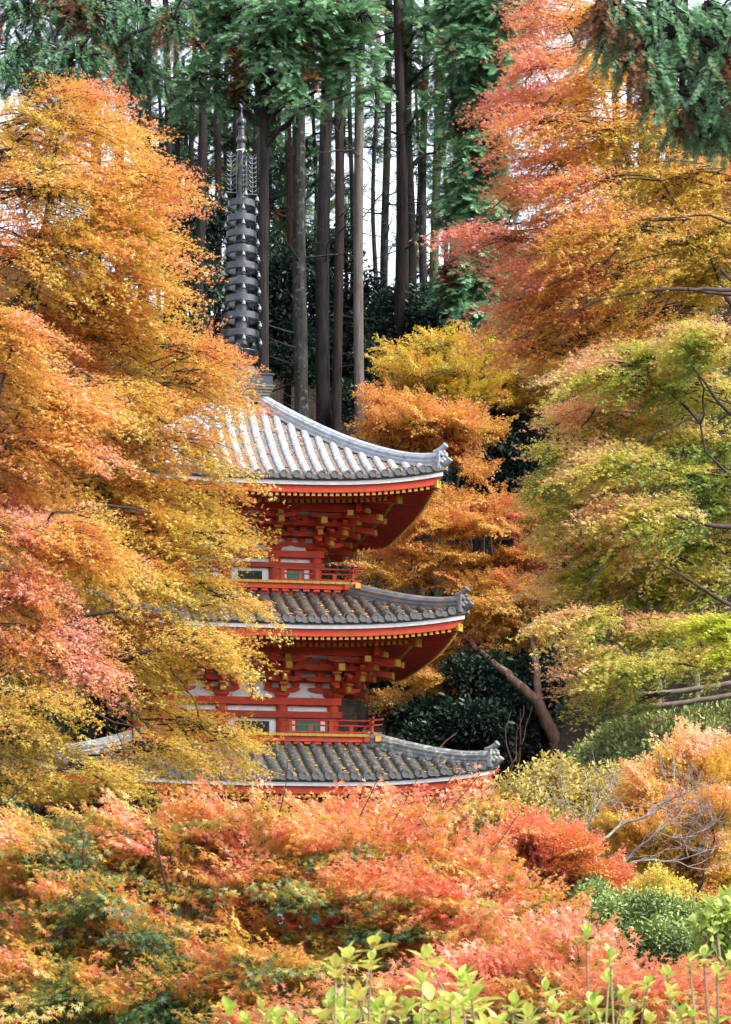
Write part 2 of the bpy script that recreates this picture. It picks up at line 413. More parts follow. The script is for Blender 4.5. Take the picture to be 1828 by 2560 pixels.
    for k in range(4):
        V = face_T(k)([(-w, w, zb + P * 2.5), (w, w, zb + P * 2.5), (w + 3 * st, w + 3 * st, zt + .10), (-w - 3 * st, w + 3 * st, zt + .10)])
        b.add(V, [(0, 1, 2, 3)]); b.add(V + np.array([0, 0, .02]), [(3, 2, 1, 0)])
    b.build('coved_ceiling', M['plaster'], pag)

    # ---- roof
    def zs(u, r): return z_eave + pa * (e - r) + pb * (e - r) ** 2 + lift * (abs(u) / e) ** 3 * min(1.0, (r / e)) 
    def li(u): return lift * (min(abs(u), e) / e) ** 3
    pitch = .268; nr = int(e / pitch); us = [(i - nr + .5) * pitch for i in range(2 * nr)] 
    us = [u for u in us if abs(u) < e - .12]
    # flat tiles in stepped rows
    V = []; Q = []
    ncol = 30; rows = max(8, int((e - rin) / .115)); rs = np.linspace(e, rin, rows + 1)
    for k in range(4):
        T = face_T(k)
        for a in range(rows):
            ra, rb = rs[a], rs[a + 1]
            fr = np.linspace(-1, 1, ncol + 1)
            base = len(V); L0 = []; L1 = []; L2 = []
            for t in fr:
                L0.append((t * ra, ra, zs(t * ra, ra) + .022)); L1.append((t * rb, rb, zs(t * rb, rb) - .004)); L2.append((t * ra, ra, zs(t * ra, ra) - (.012 if a else .07)))
            V.extend(map(tuple, T(L0 + L1 + L2)))
            n1 = ncol + 1
            for c in range(ncol):
                Q.append((base + c, base + c + 1, base + n1 + c + 1, base + n1 + c))
                Q.append((base + 2 * n1 + c, base + 2 * n1 + c + 1, base + c + 1, base + c))
    roof = mesh_np('roof', np.array(V), np.array(Q), mpan, pag)
    # round tile ribs with end discs
    na = 7
    for k in range(4):
        rib = MB(); cap = MB()
        T = face_T(k)
        for u in us:
            r0 = max(rin, abs(u) + .10)
            if r0 > e - .1: continue
            nseg = max(2, int((e - r0) / .28)); rr = np.linspace(e + .03, r0, nseg + 1)
            V = []; Q = []
            for j in range(nseg):
                o_ = len(V); jx = random.uniform(-.006, .006)
                for r, R_ in ((rr[j], .080), (rr[j + 1] - .02, .071)):
                    zc = zs(u, r) + .022
                    for i in range(na):
                        a = math.pi * i / (na - 1); V.append((u + jx + R_ * math.cos(a), r, zc + R_ * 1.05 * math.sin(a)))
                Q += [(o_ + i, o_ + i + 1, o_ + na + i + 1, o_ + na + i) for i in range(na - 1)]
                Q.append(tuple(range(o_ + na - 1, o_ - 1, -1)))
            rib.add(T(V), [q for q in Q if len(q) == 4], 0, True); rib.add(T(V), [q for q in Q if len(q) > 4], 0)
            # end disc with a raised rim
            zc = zs(u, e) + .025
            for R_, r_, d in ((.084, e + .062, .045), (.058, e + .056, 0)):
                n = 14; ring = [(u + R_ * math.cos(2 * math.pi * i / n), zc + R_ * math.sin(2 * math.pi * i / n)) for i in range(n)]
                if d:
                    V = T([(a, r_, b) for a, b in ring] + [(a, r_ - d, b) for a, b in ring] + [(u + (a - u) * .72, r_, zc + (b - zc) * .72) for a, b in ring] + [(u + (a - u) * .70, r_ - .012, zc + (b - zc) * .70) for a, b in ring])
                    cap.add(V, [(i, n + i, n + (i + 1) % n, (i + 1) % n) for i in range(n)] + [(i, (i + 1) % n, 2 * n + (i + 1) % n, 2 * n + i) for i in range(n)] + [(2 * n + i, 2 * n + (i + 1) % n, 3 * n + (i + 1) % n, 3 * n + i) for i in range(n)] + [tuple(range(3 * n, 4 * n))])
        # curved lip tiles between the discs
        for u in [x + pitch / 2 for x in us[:-1]]:
            n = 6; V = []
            for i in range(n + 1):
                t = -1 + 2 * i / n; uu = u + t * pitch * .38
                zc = zs(uu, e) - .03 - .045 * (1 - t * t)
                V += [(uu, e + .035, zs(uu, e) + .025), (uu, e + .035, zc)]
            V = T(V); cap.add(V, [(2 * i, 2 * i + 1, 2 * i + 3, 2 * i + 2) for i in range(n)])
        rib.build('round_tiles', mt, roof); cap.build('tile_ends', M['cap'], roof)
    lv = MB()
    for k in range(4):
        T = face_T(k)
        for _ in range(240):
            r = e - (e - rin) * random.random() ** 1.3 * .98; u = random.uniform(-1, 1) * (r - .15); u = (round(u / pitch) + random.uniform(-.28, .28)) * pitch
            if abs(u) > r - .1: continue
            a = random.uniform(0, 6.28); w_ = random.uniform(.022, .042); z = zs(u, r) + .035; sl = .4
            q = [(u + w_ * math.cos(a + i * 1.571), r + w_ * math.sin(a + i * 1.571), z - sl * w_ * math.sin(a + i * 1.571) + random.uniform(0, .015)) for i in range(4)]
            lv.add(T(q), [(0, 1, 2, 3)])
    tag(lv.build('fallen_leaves', M['dead'], roof), kind='stuff')
    # hip ridges
    for k in range(4):
        D = diag_T(k); b = MB(); q2 = math.sqrt(2)
        ts = np.linspace(rin - .02, e - .10, 22)
        prof = [(-.15, .0), (-.15, .05), (-.125, .055), (-.125, .10), (-.145, .105), (-.145, .145), (-.12, .15), (-.12, .185), (-.14, .19), (-.14, .225), (-.10, .235), (-.085, .285), (-.045, .32), (0, .332)]
        prof = prof + [(-a, h) for a, h in prof[-2::-1]]
        n = len(prof); V = []
        for t in ts:
            up = .05 * max(0, (t - (e - .75)) / .65) ** 2; sh = 1 - .16 * ss(np.array((t - rin) / (e - rin)))
            zc = zs(t, t) - .02
            for a, h in prof: V.append((a, t * q2, zc + h * sh + up * (h / .33)))
        V = D(V)
        b.add(V, [(j * n + i, (j + 1) * n + i, (j + 1) * n + i + 1, j * n + i + 1) for j in range(len(ts) - 1) for i in range(n - 1)])
        b.add(V[-n:], [tuple(range(n))]); b.add(V[:n], [tuple(range(n - 1, -1, -1))])
        te = e - .10; zc = zs(te, te) + .02
        # end tile: shield plate with a knobbly face, and a round tile curling up over it
        b.box(-.17, .17, te * q2, te * q2 + .07, zc - .08, zc + .29, 0, D); b.box(-.19, .19, te * q2 + .005, te * q2 + .06, zc - .09, zc + .06, 0, D)
        for (a, h, rr) in ((-.08, .2, .05), (.08, .2, .05), (0, .1, .06), (0, .27, .045), (-.09, .05, .045), (.09, .05, .045)):
            p = D([(a, te * q2 + .085, zc + h)])[0]; b.lathe([(.001, p[2] - rr), (rr * .8, p[2] - rr * .6), (rr, p[2]), (rr * .8, p[2] + rr * .6), (.001, p[2] + rr)], p[0], p[1], 8)
        for (s0, h0, ln, ri) in ((te * q2 - .16, .29, .30, .066), (te * q2 + .02, -.02, .22, .066)):
            pts = [D([(0, s0 + ln * t, zc + h0 + .13 * t * t)])[0] for t in np.linspace(0, 1, 7)]
            b.tube(pts, [ri * (.85 + .15 * t) for t in np.linspace(0, 1, 7)], 10)
        b.build('ridge', mridge, roof)
    # eave boards and rafters
    def band(mb, r0, r1, dz0, dz1, m=0, nn=28, inset=0):
        for k in range(4):
            T = face_T(k); V = []
            for i in range(nn + 1):
                t = -1 + 2 * i / nn; 
                for r in (r0, r1):
                    for dz in (dz0, dz1): V.append((t * (r - inset), r, z_eave + li(t * r) + dz))
            V = T(V); Q = []
            for i in range(nn):
                a = 4 * i; c = a + 4
                Q += [(a, c, c + 1, a + 1), (a + 2, a + 3, c + 3, c + 2), (a, a + 2, c + 2, c), (a + 1, c + 1, c + 3, a + 3)]
            mb.add(V, Q, m)
    b = MB(); band(b, e - .14, e - .055, -.175, -.095); b.build('eave_board', M['white'], roof)
    b = MB(); band(b, e - .19, e - .115, -.325, -.177); b.build('fascia', M['red'], roof)
    b = MB(); band(b, e - .5, e - .03, -.093, -.045); b.build('under_tile', M['cap'], roof)
    # soffit boards (two planes)
    rk = w + 3 * st + (e - w - 3 * st) * .42                 # ends of the lower rafters
    zh0, zh1 = -.315, -.315 + .16 * (e - .15 - rk)           # flying rafter top at eave / at rk
    zjr = zj - z_eave                                        # lower rafter underside at rk
    b = MB(); nn = 24
    for k in range(4):
        T = face_T(k); V = []
        for i in range(nn + 1):
            t = -1 + 2 * i / nn
            for r, dz in ((e - .14, zh0), (rk - .05, zh1)): V.append((t * r, r, z_eave + li(t * r) + dz))
        V = T(V); b.add(V, [(2 * i, 2 * i + 2, 2 * i + 3, 2 * i + 1) for i in range(nn)])
        V = []
        for i in range(nn + 1):
            t = -1 + 2 * i / nn
            for r, dz in ((rk + .02, zjr + .10), (w - .02, zjr + .10 + SLP * (rk - w))): V.append((t * r, r, z_eave + li(t * r) + dz))
        V = T(V); b.add(V, [(2 * i, 2 * i + 2, 2 * i + 3, 2 * i + 1) for i in range(nn)])
    b.build('soffit', M['red'], roof)
    b = MB(); 
    for k in range(4):                                       # beam carried on the lower rafter ends
        T = face_T(k)
        for i in range(nn):
            t0, t1 = -1 + 2 * i / nn, -1 + 2 * (i + 1) / nn; V = []
            for z_ in (zjr + .095, zh1 + .01):
                for r in (rk - .06, rk + .03):
                    for t in (t0, t1): V.append((t * r, r, z_eave + li(t * r) + z_))
            V = T(V); b.add(V, [(0, 1, 3, 2), (4, 6, 7, 5), (0, 4, 5, 1), (2, 3, 7, 6)])
    b.build('eave_beam', M['red'], roof)
    rf = MB(); rp_ = .128
    nh = int((e - .2) / rp_)
    for k in range(4):
        T = face_T(k)
        for i in range(-nh, nh + 1):
            u = i * rp_ + .03
            ri0 = max(rk - .08, abs(u) + .04); ri1 = e - .175
            if ri1 - ri0 > .08:
                za = z_eave + li(u) + zh0 - .072; sl = (zh1 - zh0) / (e - .14 - rk + .05)
                beam_sloped(rf, T, u, ri0, za + sl * (ri1 - ri0), ri1 + .02, za, .062, .07, 0, 1)
            r0 = max(w + .02, abs(u) + .05); r1 = rk + .035
            if r1 - r0 > .1:
                za = z_eave + li(u) + zjr + .02
                beam_sloped(rf, T, u, r0, za + SLP * (r1 - r0), r1, za, .066, .078, 0, 1)
    rf.build('rafters', [M['red'], M['yellow']], roof)
    for k in range(4):
        b = MB(); D = diag_T(k); q2 = math.sqrt(2)
        ze = z_eave + li(e) 
        beam_sloped(b, D, 0, rk * q2 - .2, ze + zh1 - .20, (e - .13) * q2, ze + zh0 - .12, .15, .15, 0, 1)
        zr = z_eave + li(rk)
        beam_sloped(b, D, 0, w * q2, zr + zjr + SLP * (rk - w) - .06, (rk + .04) * q2 + .1, zr + zjr - .07, .16, .17, 0, 1)
        b.build('hip_rafter', [M['red'], M['yellow']], roof)
    # ---- balcony of this storey
    if balcony:
        bh, zf0, zf1, zr0, base_half, zb0 = balcony
        fl = MB()
        for k in range(4): fbox(fl, k, -bh + .001 * k, bh - .001 * k, 0, bh - .012 - .001 * k, zf0 + .004, zf1 - .004)
        ba = fl.build('balcony', M['oldred'], pag)
        y = MB(); nb = int(2 * bh / .165)
        for k in range(4):
            for i in range(nb):
                u0 = -bh + 2 * bh * i / nb; u1 = -bh + 2 * bh * (i + 1) / nb
                fbox(y, k, u0 + .006, u1 - .006, bh - .08, bh, zf0, zf1)
        y.build('floor_board_ends', M['yellow'], ba)
        bm = MB()
        h1 = zf0 - zb0
        for k in range(4):
            o2 = .0015 * k
            fbox(bm, k, -bh - .0, bh + .0, bh - .16, bh - .05 - o2, zf0 - .11, zf0 - .002)
            T = face_T(k); n2 = int(2 * base_half / .42)
            for i in range(n2 * 2 + 1):
                u = -base_half + 2 * base_half * i / (2 * n2)
                fbox(bm, k, u - .07, u + .07, base_half, bh - .07, zf0 - .165, zf0 - .112)
        sp = 1.12; c0 = -sp
        for k in range(4):
            T = face_T(k)
            for c in (-1.5 * sp, -.5 * sp, .5 * sp, 1.5 * sp):
                if abs(c) < base_half: hijiki(bm, T, c, .86, base_half + .035, .07, zb0 + .03, max(.05, h1 - .195))
            for s in (-1, 1):
                beam_sloped(bm, T, s * (bh - .05), bh - .3, zf0 - .115, bh + .26, zf0 - .115, .11, .105, 0, 1)
        bm.build('balcony_beam', [M['red'], M['yellow']], ba)
        pl = MB()
        for k in range(4): fbox(pl, k, -base_half + .001 * k, base_half - .001 * k, 0, base_half - .001 * k, zb0 - .5, zf0 - .01)
        pl.build('balcony_base', M['plaster'], ba)
        # railing: three rails on short posts, open in front of the doorway
        zr1 = zr0; hr = zr1 - zf1; g0 = uc - .10; rr_ = bh - .13
        for k in range(4):
            T = face_T(k)
            for s in (-1, 1):
                rl = MB()
                for zz, ext, th, st0 in ((zf1 + hr * .12, .0, .030, .10), (zf1 + hr * .60, .24, .021, .05), (zf1 + hr * .97, .27, .023, 0)):
                    a0, a1 = sorted((s * (g0 + st0), s * (rr_ + (ext or .22))))
                    o2 = .001 * (k % 2)
                    n = 7; pts = [T([(a0 + (a1 - a0) * t, rr_, zz + (.05 * max(0, abs(a0 + (a1 - a0) * t) - rr_) / .27 if ext else 0))])[0] for t in np.linspace(0, 1, n)]
                    rl.tube(pts, th + o2, 6)
                nps = 4
                for i in range(nps):
                    u = s * (g0 + .18 + (rr_ - g0 - .18) * i / nps); full = i % 2 == 0
                    fbox(rl, k, u - .04, u + .04, rr_ - .035, rr_ + .035, zf1 + .005, zf1 + hr * (.93 if full else .58))
                rl.build('railing', M['oldred'], ba)
            c = MB(); D = diag_T(k); dd = rr_ * math.sqrt(2)
            c.box(-.035, .035, dd - .035, dd + .035, zf1, zf1 + hr * 1.18, 0, D)
            for h0 in (.05, .50, .84): c.box(-.05, .05, dd - .05, dd + .05, zf1 + hr * h0, zf1 + hr * (h0 + .22), 1, D) if h0 < .1 else c.box(-.043, .043, dd - .043, dd + .043, zf1 + hr * h0 + .03, zf1 + hr * (h0 + .14), 1, D)
            c.build('railing_post', [M['oldred'], M['yellow']], ba)
    return roof

# third (top) storey
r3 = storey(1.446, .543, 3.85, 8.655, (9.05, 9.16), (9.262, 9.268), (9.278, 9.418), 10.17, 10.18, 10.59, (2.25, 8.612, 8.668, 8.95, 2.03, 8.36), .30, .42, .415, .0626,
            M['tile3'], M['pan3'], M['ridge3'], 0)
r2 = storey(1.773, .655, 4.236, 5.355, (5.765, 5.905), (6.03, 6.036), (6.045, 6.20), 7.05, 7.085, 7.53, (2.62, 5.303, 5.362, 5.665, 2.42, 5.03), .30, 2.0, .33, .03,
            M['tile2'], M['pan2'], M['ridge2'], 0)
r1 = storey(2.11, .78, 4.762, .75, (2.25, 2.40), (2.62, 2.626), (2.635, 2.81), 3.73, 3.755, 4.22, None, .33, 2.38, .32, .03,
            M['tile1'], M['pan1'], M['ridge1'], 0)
pd = MB()
pd.box(-3.1, 3.1, -3.1, 3.1, -.6, .55); pd.box(-3.0, 3.0, -3.0, 3.0, .55, .75); pd.box(-.9, .9, -3.7, -3.1, -.5, .18); pd.box(-.9, .9, -3.4, -3.1, .18, .4)
pd.build('podium', M['stone'], pag)

# spire
zpx = lambda py: CZ + (HY - py) / F * 62.0 - PZ
b = MB()
for i, (h0, h1, a) in enumerate(((12.80, 12.88, .50), (12.885, 12.94, .53), (12.945, 13.00, .56), (13.005, 13.06, .59), (13.065, 13.12, .63), (13.122, 13.145, .66))):
    b.box(-a, a, -a, a, h0, h1)
M['stack'] = paint('stacked_tile', (.085, .075, .06), (.20, .18, .145), 8, .6, .2)
o = b.build('tile_stack', M['stack'], pag); o.location.z = .06
b = MB(); b.box(-.61, .61, -.61, .61, 13.147, 13.37); b.box(-.65, .65, -.65, .65, 13.372, 13.41); b.box(-.63, .63, -.63, .63, 13.145 + .003, 13.18)
sb = b.build('spire_base', M['bronze'], pag); sb.location.z = .06
b = MB(); b.lathe([(.44, 13.41), (.43, 13.5), (.38, 13.6), (.28, 13.68), (.20, 13.71), (.19, 13.78), (.24, 13.80), (.31, 13.87), (.37, 13.98), (.38, 14.0), (.30, 13.99), (.17, 13.96)], 0, 0, 24)
for i in range(8):
    a = i * math.pi / 4
    c, s_ = math.cos(a), math.sin(a)
    P0 = [np.array([c * r - s_ * w_, s_ * r + c * w_, z]) for r, w_, z in ((.20, -.10, 13.8), (.20, .10, 13.8), (.34, .13, 13.98), (.36, .06, 14.10), (.33, 0, 14.17), (.36, -.06, 14.10), (.34, -.13, 13.98))]
    b.add(P0, [(0, 1, 2, 3, 4, 5, 6)]); b.add([p * np.array([.96, .96, 1]) for p in P0], [(6, 5, 4, 3, 2, 1, 0)])
b.build('lotus_dome', M['bronze'], pag).location.z = .06
b = MB(); b.lathe([(.165, 13.9), (.150, zpx(800)), (.115, zpx(520)), (.10, zpx(480)), (.085, zpx(365)), (.06, zpx(318)), (.055, zpx(300))], 0, 0, 18)
for py in (840, 760, 690, 610, 540): b.lathe([(.118, zpx(py)), (.16, zpx(py) + .003), (.16, zpx(py) + .03), (.118, zpx(py) + .033)], 0, 0, 18)
b.build('spire_pole', M['bronze'], pag)
def bell_mb(p, s=1.0):
    b = MB(); x, y, z = p
    b.lathe([(.004, z + .14 * s), (.006, z + .10 * s), (.018 * s, z + .095 * s), (.03 * s, z + .07 * s), (.037 * s, z + .03 * s), (.052 * s, z), (.040 * s, z + .012 * s), (.02, z + .05 * s)], x, y, 8)
    b.lathe([(.002, z + .03 * s), (.010, z), (.014, z - .03 * s), (.002, z - .045 * s)], x, y, 6)
    return b
mids = [710, 821, 935, 1053, 1171, 1291, 1411, 1535, 1664]; hw = [98, 105, 109, 112.5, 116, 119, 122, 126, 129]
for i in range(9):
    zc = zpx(260 + (mids[i] + 24) * .3427); R_ = hw[i] * .3427 * 62 / F; h = .070
    b = MB(); b.lathe([(R_, zc - h), (R_, zc + h), (R_ - .022, zc + h), (R_ - .022, zc - h), (R_, zc - h)], 0, 0, 40, 0, True)
    for a in range(4):
        an = a * math.pi / 2 + .785; c, s_ = math.cos(an), math.sin(an)
        b.tube([(c * .1, s_ * .1, zc + .03), (c * (R_ - .01), s_ * (R_ - .01), zc + .03)], .014, 6)
    rg = b.build('spire_ring', M['bronze'], pag)
    for a in range(4):
        an = a * math.pi / 2; q = R_ + .035
        bb = bell_mb((q * math.sin(an), -q * math.cos(an), zc - h - .125), 1.0); bb.tube([(q * math.sin(an), -q * math.cos(an), zc - h + .0), ((R_ - .01) * math.sin(an), -(R_ - .01) * math.cos(an), zc - h + .01)], .008, 5)
        bb.build('bell', M['bell'], rg)
# water flame: four openwork fins
z0, z1 = zpx(486), zpx(384)
for a in range(4):
    an = a * math.pi / 2 + math.radians(8); c, s_ = math.cos(an), math.sin(an); b = MB(); hgt = z1 - z0
    f = lambda x, z: (c * x, s_ * x, z0 + z * hgt)
    b.tube([f(.08, .02), f(.36, .02)], .018, 5); b.tube([f(.11, 0), f(.11, .95)], .017, 5)
    b.tube([f(.24, .02), f(.26, .3), f(.235, .6), f(.25, .93)], .016, 5)
    for j in range(8):
        t = .08 + j * .115
        b.tube([f(.25, t), f(.30, t + .01), f(.335, t + .05), f(.34, t + .10), f(.325, t + .13)], [.016, .017, .016, .009, .004], 5)
        b.tube([f(.25, t), f(.20, t + .01), f(.165, t + .06), f(.18, t + .10), f(.21, t + .085)], [.016, .017, .016, .009, .005], 5)
        b.tube([f(.11, t + .02), f(.14, t + .05), f(.155, t + .10)], [.010, .016, .006], 5)
    b.tube([f(.25, .93), f(.29, .97), f(.30, 1.02)], [.01, .009, .004], 5); b.tube([f(.25, .93), f(.21, .96), f(.2, 1.01)], [.01, .009, .004], 5)
    fin = b.build('water_flame', M['bronze'], pag)
    bell_mb((c * .36, s_ * .36, z0 - .13), 1.15).build('bell', M['bell'], fin)
zz = zpx(350); R_ = .116
b = MB(); b.lathe([(R_ * math.sin(t) + .001, zz - R_ * math.cos(t)) for t in np.linspace(0, math.pi, 14)], 0, 0, 20)
b.lathe([(.06, zz - .20), (.085, zz - .19), (.085, zz - .16), (.06, zz - .15)], 0, 0, 16); b.build('spire_ball', M['bronze'], pag)
zz = zpx(306)
b = MB(); R_ = .108
b.lathe([(.055, zz - .16), (.075, zz - .155), (.075, zz - .13), (.04, zz - .12)] + [(R_ * math.sin(t), zz - R_ * math.cos(t)) for t in np.linspace(.4, 2.5, 12)] + [(.035, zz + .12), (.018, zz + .19), (.006, zz + .34)], 0, 0, 20)
b.build('spire_jewel', M['bronze'], pag)
b = MB()
for i in range(5):
    a = i * .9; b.tube([(.02 + .01 * math.cos(a), -.11, zpx(378)), (.03 + .012 * math.cos(a), -.135, zpx(400)), (.035 + .02 * math.cos(a), -.13 + .015 * math.sin(a), zpx(430)), (.04 + .014 * math.cos(a), -.125 + .01 * math.sin(a), zpx(478))], [.012, .016, .013, .008], 5)
for i in range(9):
    b.tube([(.03, -.13, zpx(392)), (.03 + .05 * math.cos(i * .7), -.14 + .03 * math.sin(i * .7), zpx(408)), (.03 + .06 * math.cos(i * .7), -.14 + .03 * math.sin(i * .7), zpx(418))], [.014, .009, .004], 4)
b.tube([(-.12, -.05, zpx(379)), (-.03, -.10, zpx(378)), (.05, -.10, zpx(377)), (.1, -.03, zpx(379))], .018, 5)
b.build('rope_tassel', M['rope'], pag)

# ------------------------------------------------------------------ foliage toolkit
def unit(v): return v / (np.linalg.norm(v, axis=-1, keepdims=True) + 1e-9)

def leaf_maple(lobes=5):
    ang = {3: [0, 52, -52], 5: [0, 42, -42, 92, -92]}[lobes]
    ang = sorted(ang); ln = {0: .80, 52: .66, 42: .70, 92: .48}
    c = (0, .18, 0); V = [c]; tips = []; 
    edge = [ang[0] - 38] + [(ang[i] + ang[i + 1]) / 2 for i in range(lobes - 1)] + [ang[-1] + 38]
    nr = .23
    for a in edge: r = math.radians(a); V.append((nr * math.sin(r), .18 + nr * math.cos(r), .0))
    for a in ang: r = math.radians(a); V.append((ln[abs(a)] * math.sin(r), .18 + ln[abs(a)] * math.cos(r), -.10 * ln[abs(a)]))
    Q = [(0, 1 + i, 1 + lobes + 1 + i, 2 + i) for i in range(lobes)]
    return np.array(V, float), np.array(Q)
def leaf_small():                                             # far leaf: one broad folded kite
    return np.array([(0, 0, 0), (.42, .45, -.05), (0, .95, -.08), (-.42, .45, -.05)], float), np.array([(0, 1, 2, 3)])
def leaf_oval(w=.22):                                         # two halves folded on the midrib
    V = [(0, 0, 0), (0, .5, -.02), (0, 1, -.12), (w, .28, .06), (w * .9, .66, .03), (-w, .28, .06), (-w * .9, .66, .03)]
    return np.array(V, float), np.array([(0, 3, 4, 1), (1, 4, 2, 2), (0, 1, 6, 5), (1, 2, 2, 6)])
def leaf_blade(w=.07):
    V = [(-w * .5, 0, 0), (w * .5, 0, 0), (w, .45, .02), (-w, .45, .02), (0, 1, -.18)]
    return np.array(V, float), np.array([(0, 1, 2, 3), (3, 2, 4, 4)])

class Proto: pass
def make_proto(leaf, pos, fwd, nrm, size):
    """pos/fwd/nrm (n,3), size (n,) -> proto with vertices (n,k,3)"""
    LV, LQ = leaf
    f = unit(fwd); s_ = unit(np.cross(f, nrm)); n_ = np.cross(s_, f)
    V = pos[:, None, :] + size[:, None, None] * (LV[None, :, 0:1] * s_[:, None, :] + LV[None, :, 1:2] * f[:, None, :] + LV[None, :, 2:3] * n_[:, None, :])
    p = Proto(); p.V = V; p.n = len(pos); p.k = len(LV)
    p.Q = (np.arange(p.n)[:, None, None] * p.k + LQ[None]).reshape(-1, 4); p.c = pos
    return p

def proto_spray(leaf, leaf_rel, rng, step=.085, droop=.22, dens=1.0, wide=.46):
    pos = []; fw = []; nm = []
    for j, t in enumerate(np.arange(.05, 1.01, step)):
        for sgn in ((1, -1) if t < .97 else (0,)):
            a = sgn * math.radians(rng.uniform(36, 58)); l = wide * (1 - .65 * t) * rng.uniform(.7, 1.2) + .05
            d = np.array([math.cos(a), math.sin(a), rng.normal(0, .12)])
            b = np.array([t, 0, -droop * t * t])
            for q in np.arange(.25, 1.02, max(.12, leaf_rel * .85 / max(l, .05) / dens)):
                p = b + d * l * q + np.array([0, 0, -droop * .8 * (l * q) ** 2]) + rng.normal(0, .018, 3)
                for s2 in (1, -1):
                    aa = a + s2 * math.radians(rng.uniform(20, 85)); pit = math.radians(rng.uniform(0, 68))
                    f = np.array([math.cos(aa) * math.cos(pit), math.sin(aa) * math.cos(pit), -math.sin(pit)])
                    n_ = np.array([math.cos(aa) * math.sin(pit), math.sin(aa) * math.sin(pit), math.cos(pit)]) + rng.normal(0, .30, 3)
                    pos.append(p + f * leaf_rel * .3); fw.append(f); nm.append(n_)
    n = len(pos)
    return make_proto(leaf, np.array(pos), np.array(fw), np.array(nm), leaf_rel * rng.uniform(.55, 1.4, n))

def proto_tuft(leaf, leaf_rel, n, rng, up=.4, flat=.6):
    """ball-ish tuft of leaves radiating out from short twigs"""
    d = unit(rng.normal(size=(n, 3)) * np.array([1, 1, flat]) + np.array([0, 0, up])); r = rng.uniform(.25, 1, n)[:, None]
    f = unit(d + rng.normal(0, .45, (n, 3))); nm = unit(np.array([0, 0, 1.0]) + rng.normal(0, .5, (n, 3)))
    return make_proto(leaf, d * r * .5, f, nm, leaf_rel * rng.uniform(.7, 1.25, n))

def proto_hinoki(rng, droop=.35, fans=15, fl=1.0, spread=60):
    """a drooping conifer bough carrying flat fern-like fans"""
    V = []; Q = []; cen = []
    def strip(p, d, nrm, L, w):
        s_ = unit(np.cross(d, nrm)); b = len(V)
        V.extend([p, p + d * L * .45 + s_ * w, p + d * L + np.array([0, 0, -.12 * L]), p + d * L * .45 - s_ * w]); Q.append((b, b + 1, b + 2, b + 3)); cen.append(p)
    for i in range(fans):
        t = .12 + .88 * i / (fans - 1); sg = (-1) ** i
        base = np.array([t, 0, .10 * t - droop * t * t])
        a = sg * math.radians(rng.uniform(.33 * spread, spread)) if i < fans - 1 else 0
        pit = rng.uniform(-.1, .75)
        d = unit(np.array([math.cos(a), math.sin(a), -pit])); nrm = unit(np.array([rng.normal(0, .35) + .3 * pit, rng.normal(0, .35), 1]))
        nrm = unit(nrm - d * (nrm @ d)); L = rng.uniform(.24, .40) * fl
        side = np.cross(d, nrm)
        strip(base, d, nrm, L, .013 * fl)
        for j, q in enumerate((.12, .27, .42, .57, .72)):
            for s2 in (1, -1):
                dd = unit(d * .75 + side * s2 * .8 + rng.normal(0, .1, 3)); strip(base + d * L * q, dd, nrm, L * (.62 - .5 * q) * rng.uniform(.8, 1.2), .0155 * fl * (.7 if fl < 1 else 1))
    p = Proto(); V = np.array(V); p.n = len(cen); p.k = 4; p.V = V.reshape(p.n, 4, 3); p.Q = np.array(Q); p.c = np.array(cen)
    return p

def frames(axis, up, roll, rng):
    x = unit(axis); y = unit(np.cross(up, x)); z = np.cross(x, y)
    r = rng.normal(0, roll, len(x))[:, None]
    y2 = y * np.cos(r) + z * np.sin(r); z2 = np.cross(x, y2)
    return np.stack([x, y2, z2], axis=2)                      # columns

def assemble(name, protos, pos, Mx, scale, colour, mat_, parent, rng):
    """pos (m,3), Mx (m,3,3), scale (m,), colour(centres, sprayindex) -> rgb; one leaf mesh"""
    Vs = []; Qs = []; Cs = []; off = 0
    pick = rng.integers(0, len(protos), len(pos))
    flip = rng.choice([-1.0, 1.0], len(pos))
    for k, p in enumerate(protos):
        idx = np.where(pick == k)[0]
        if not len(idx): continue
        A = (Mx[idx] * np.stack([np.ones(len(idx)), flip[idx], np.ones(len(idx))], 1)[:, None, :]) * scale[idx, None, None]
        V = np.einsum('mij,nj->mni', A, p.V.reshape(-1, 3)) + pos[idx, None, :]
        ctr = np.einsum('mij,nj->mni', A, p.c) + pos[idx, None, :]
        c = colour(ctr.reshape(-1, 3), np.repeat(idx, p.n))
        Vs.append(V.reshape(-1, 3)); Cs.append(np.repeat(c, p.k, axis=0))
        nv = p.n * p.k
        Qs.append((p.Q[None] + (np.arange(len(idx)) * nv)[:, None, None]).reshape(-1, 4) + off); off += nv * len(idx)
    V = np.concatenate(Vs); Q = np.concatenate(Qs); C = np.concatenate(Cs)
    return mesh_np(name, V, Q, mat_, parent, C)

def palette(cols):
    P = np.array(cols, float); xs_ = np.linspace(0, 1, len(P))
    def f(t):
        t = np.clip(t, 0, 1); return np.stack([np.interp(t, xs_, P[:, i]) for i in range(3)], 1)
    return f

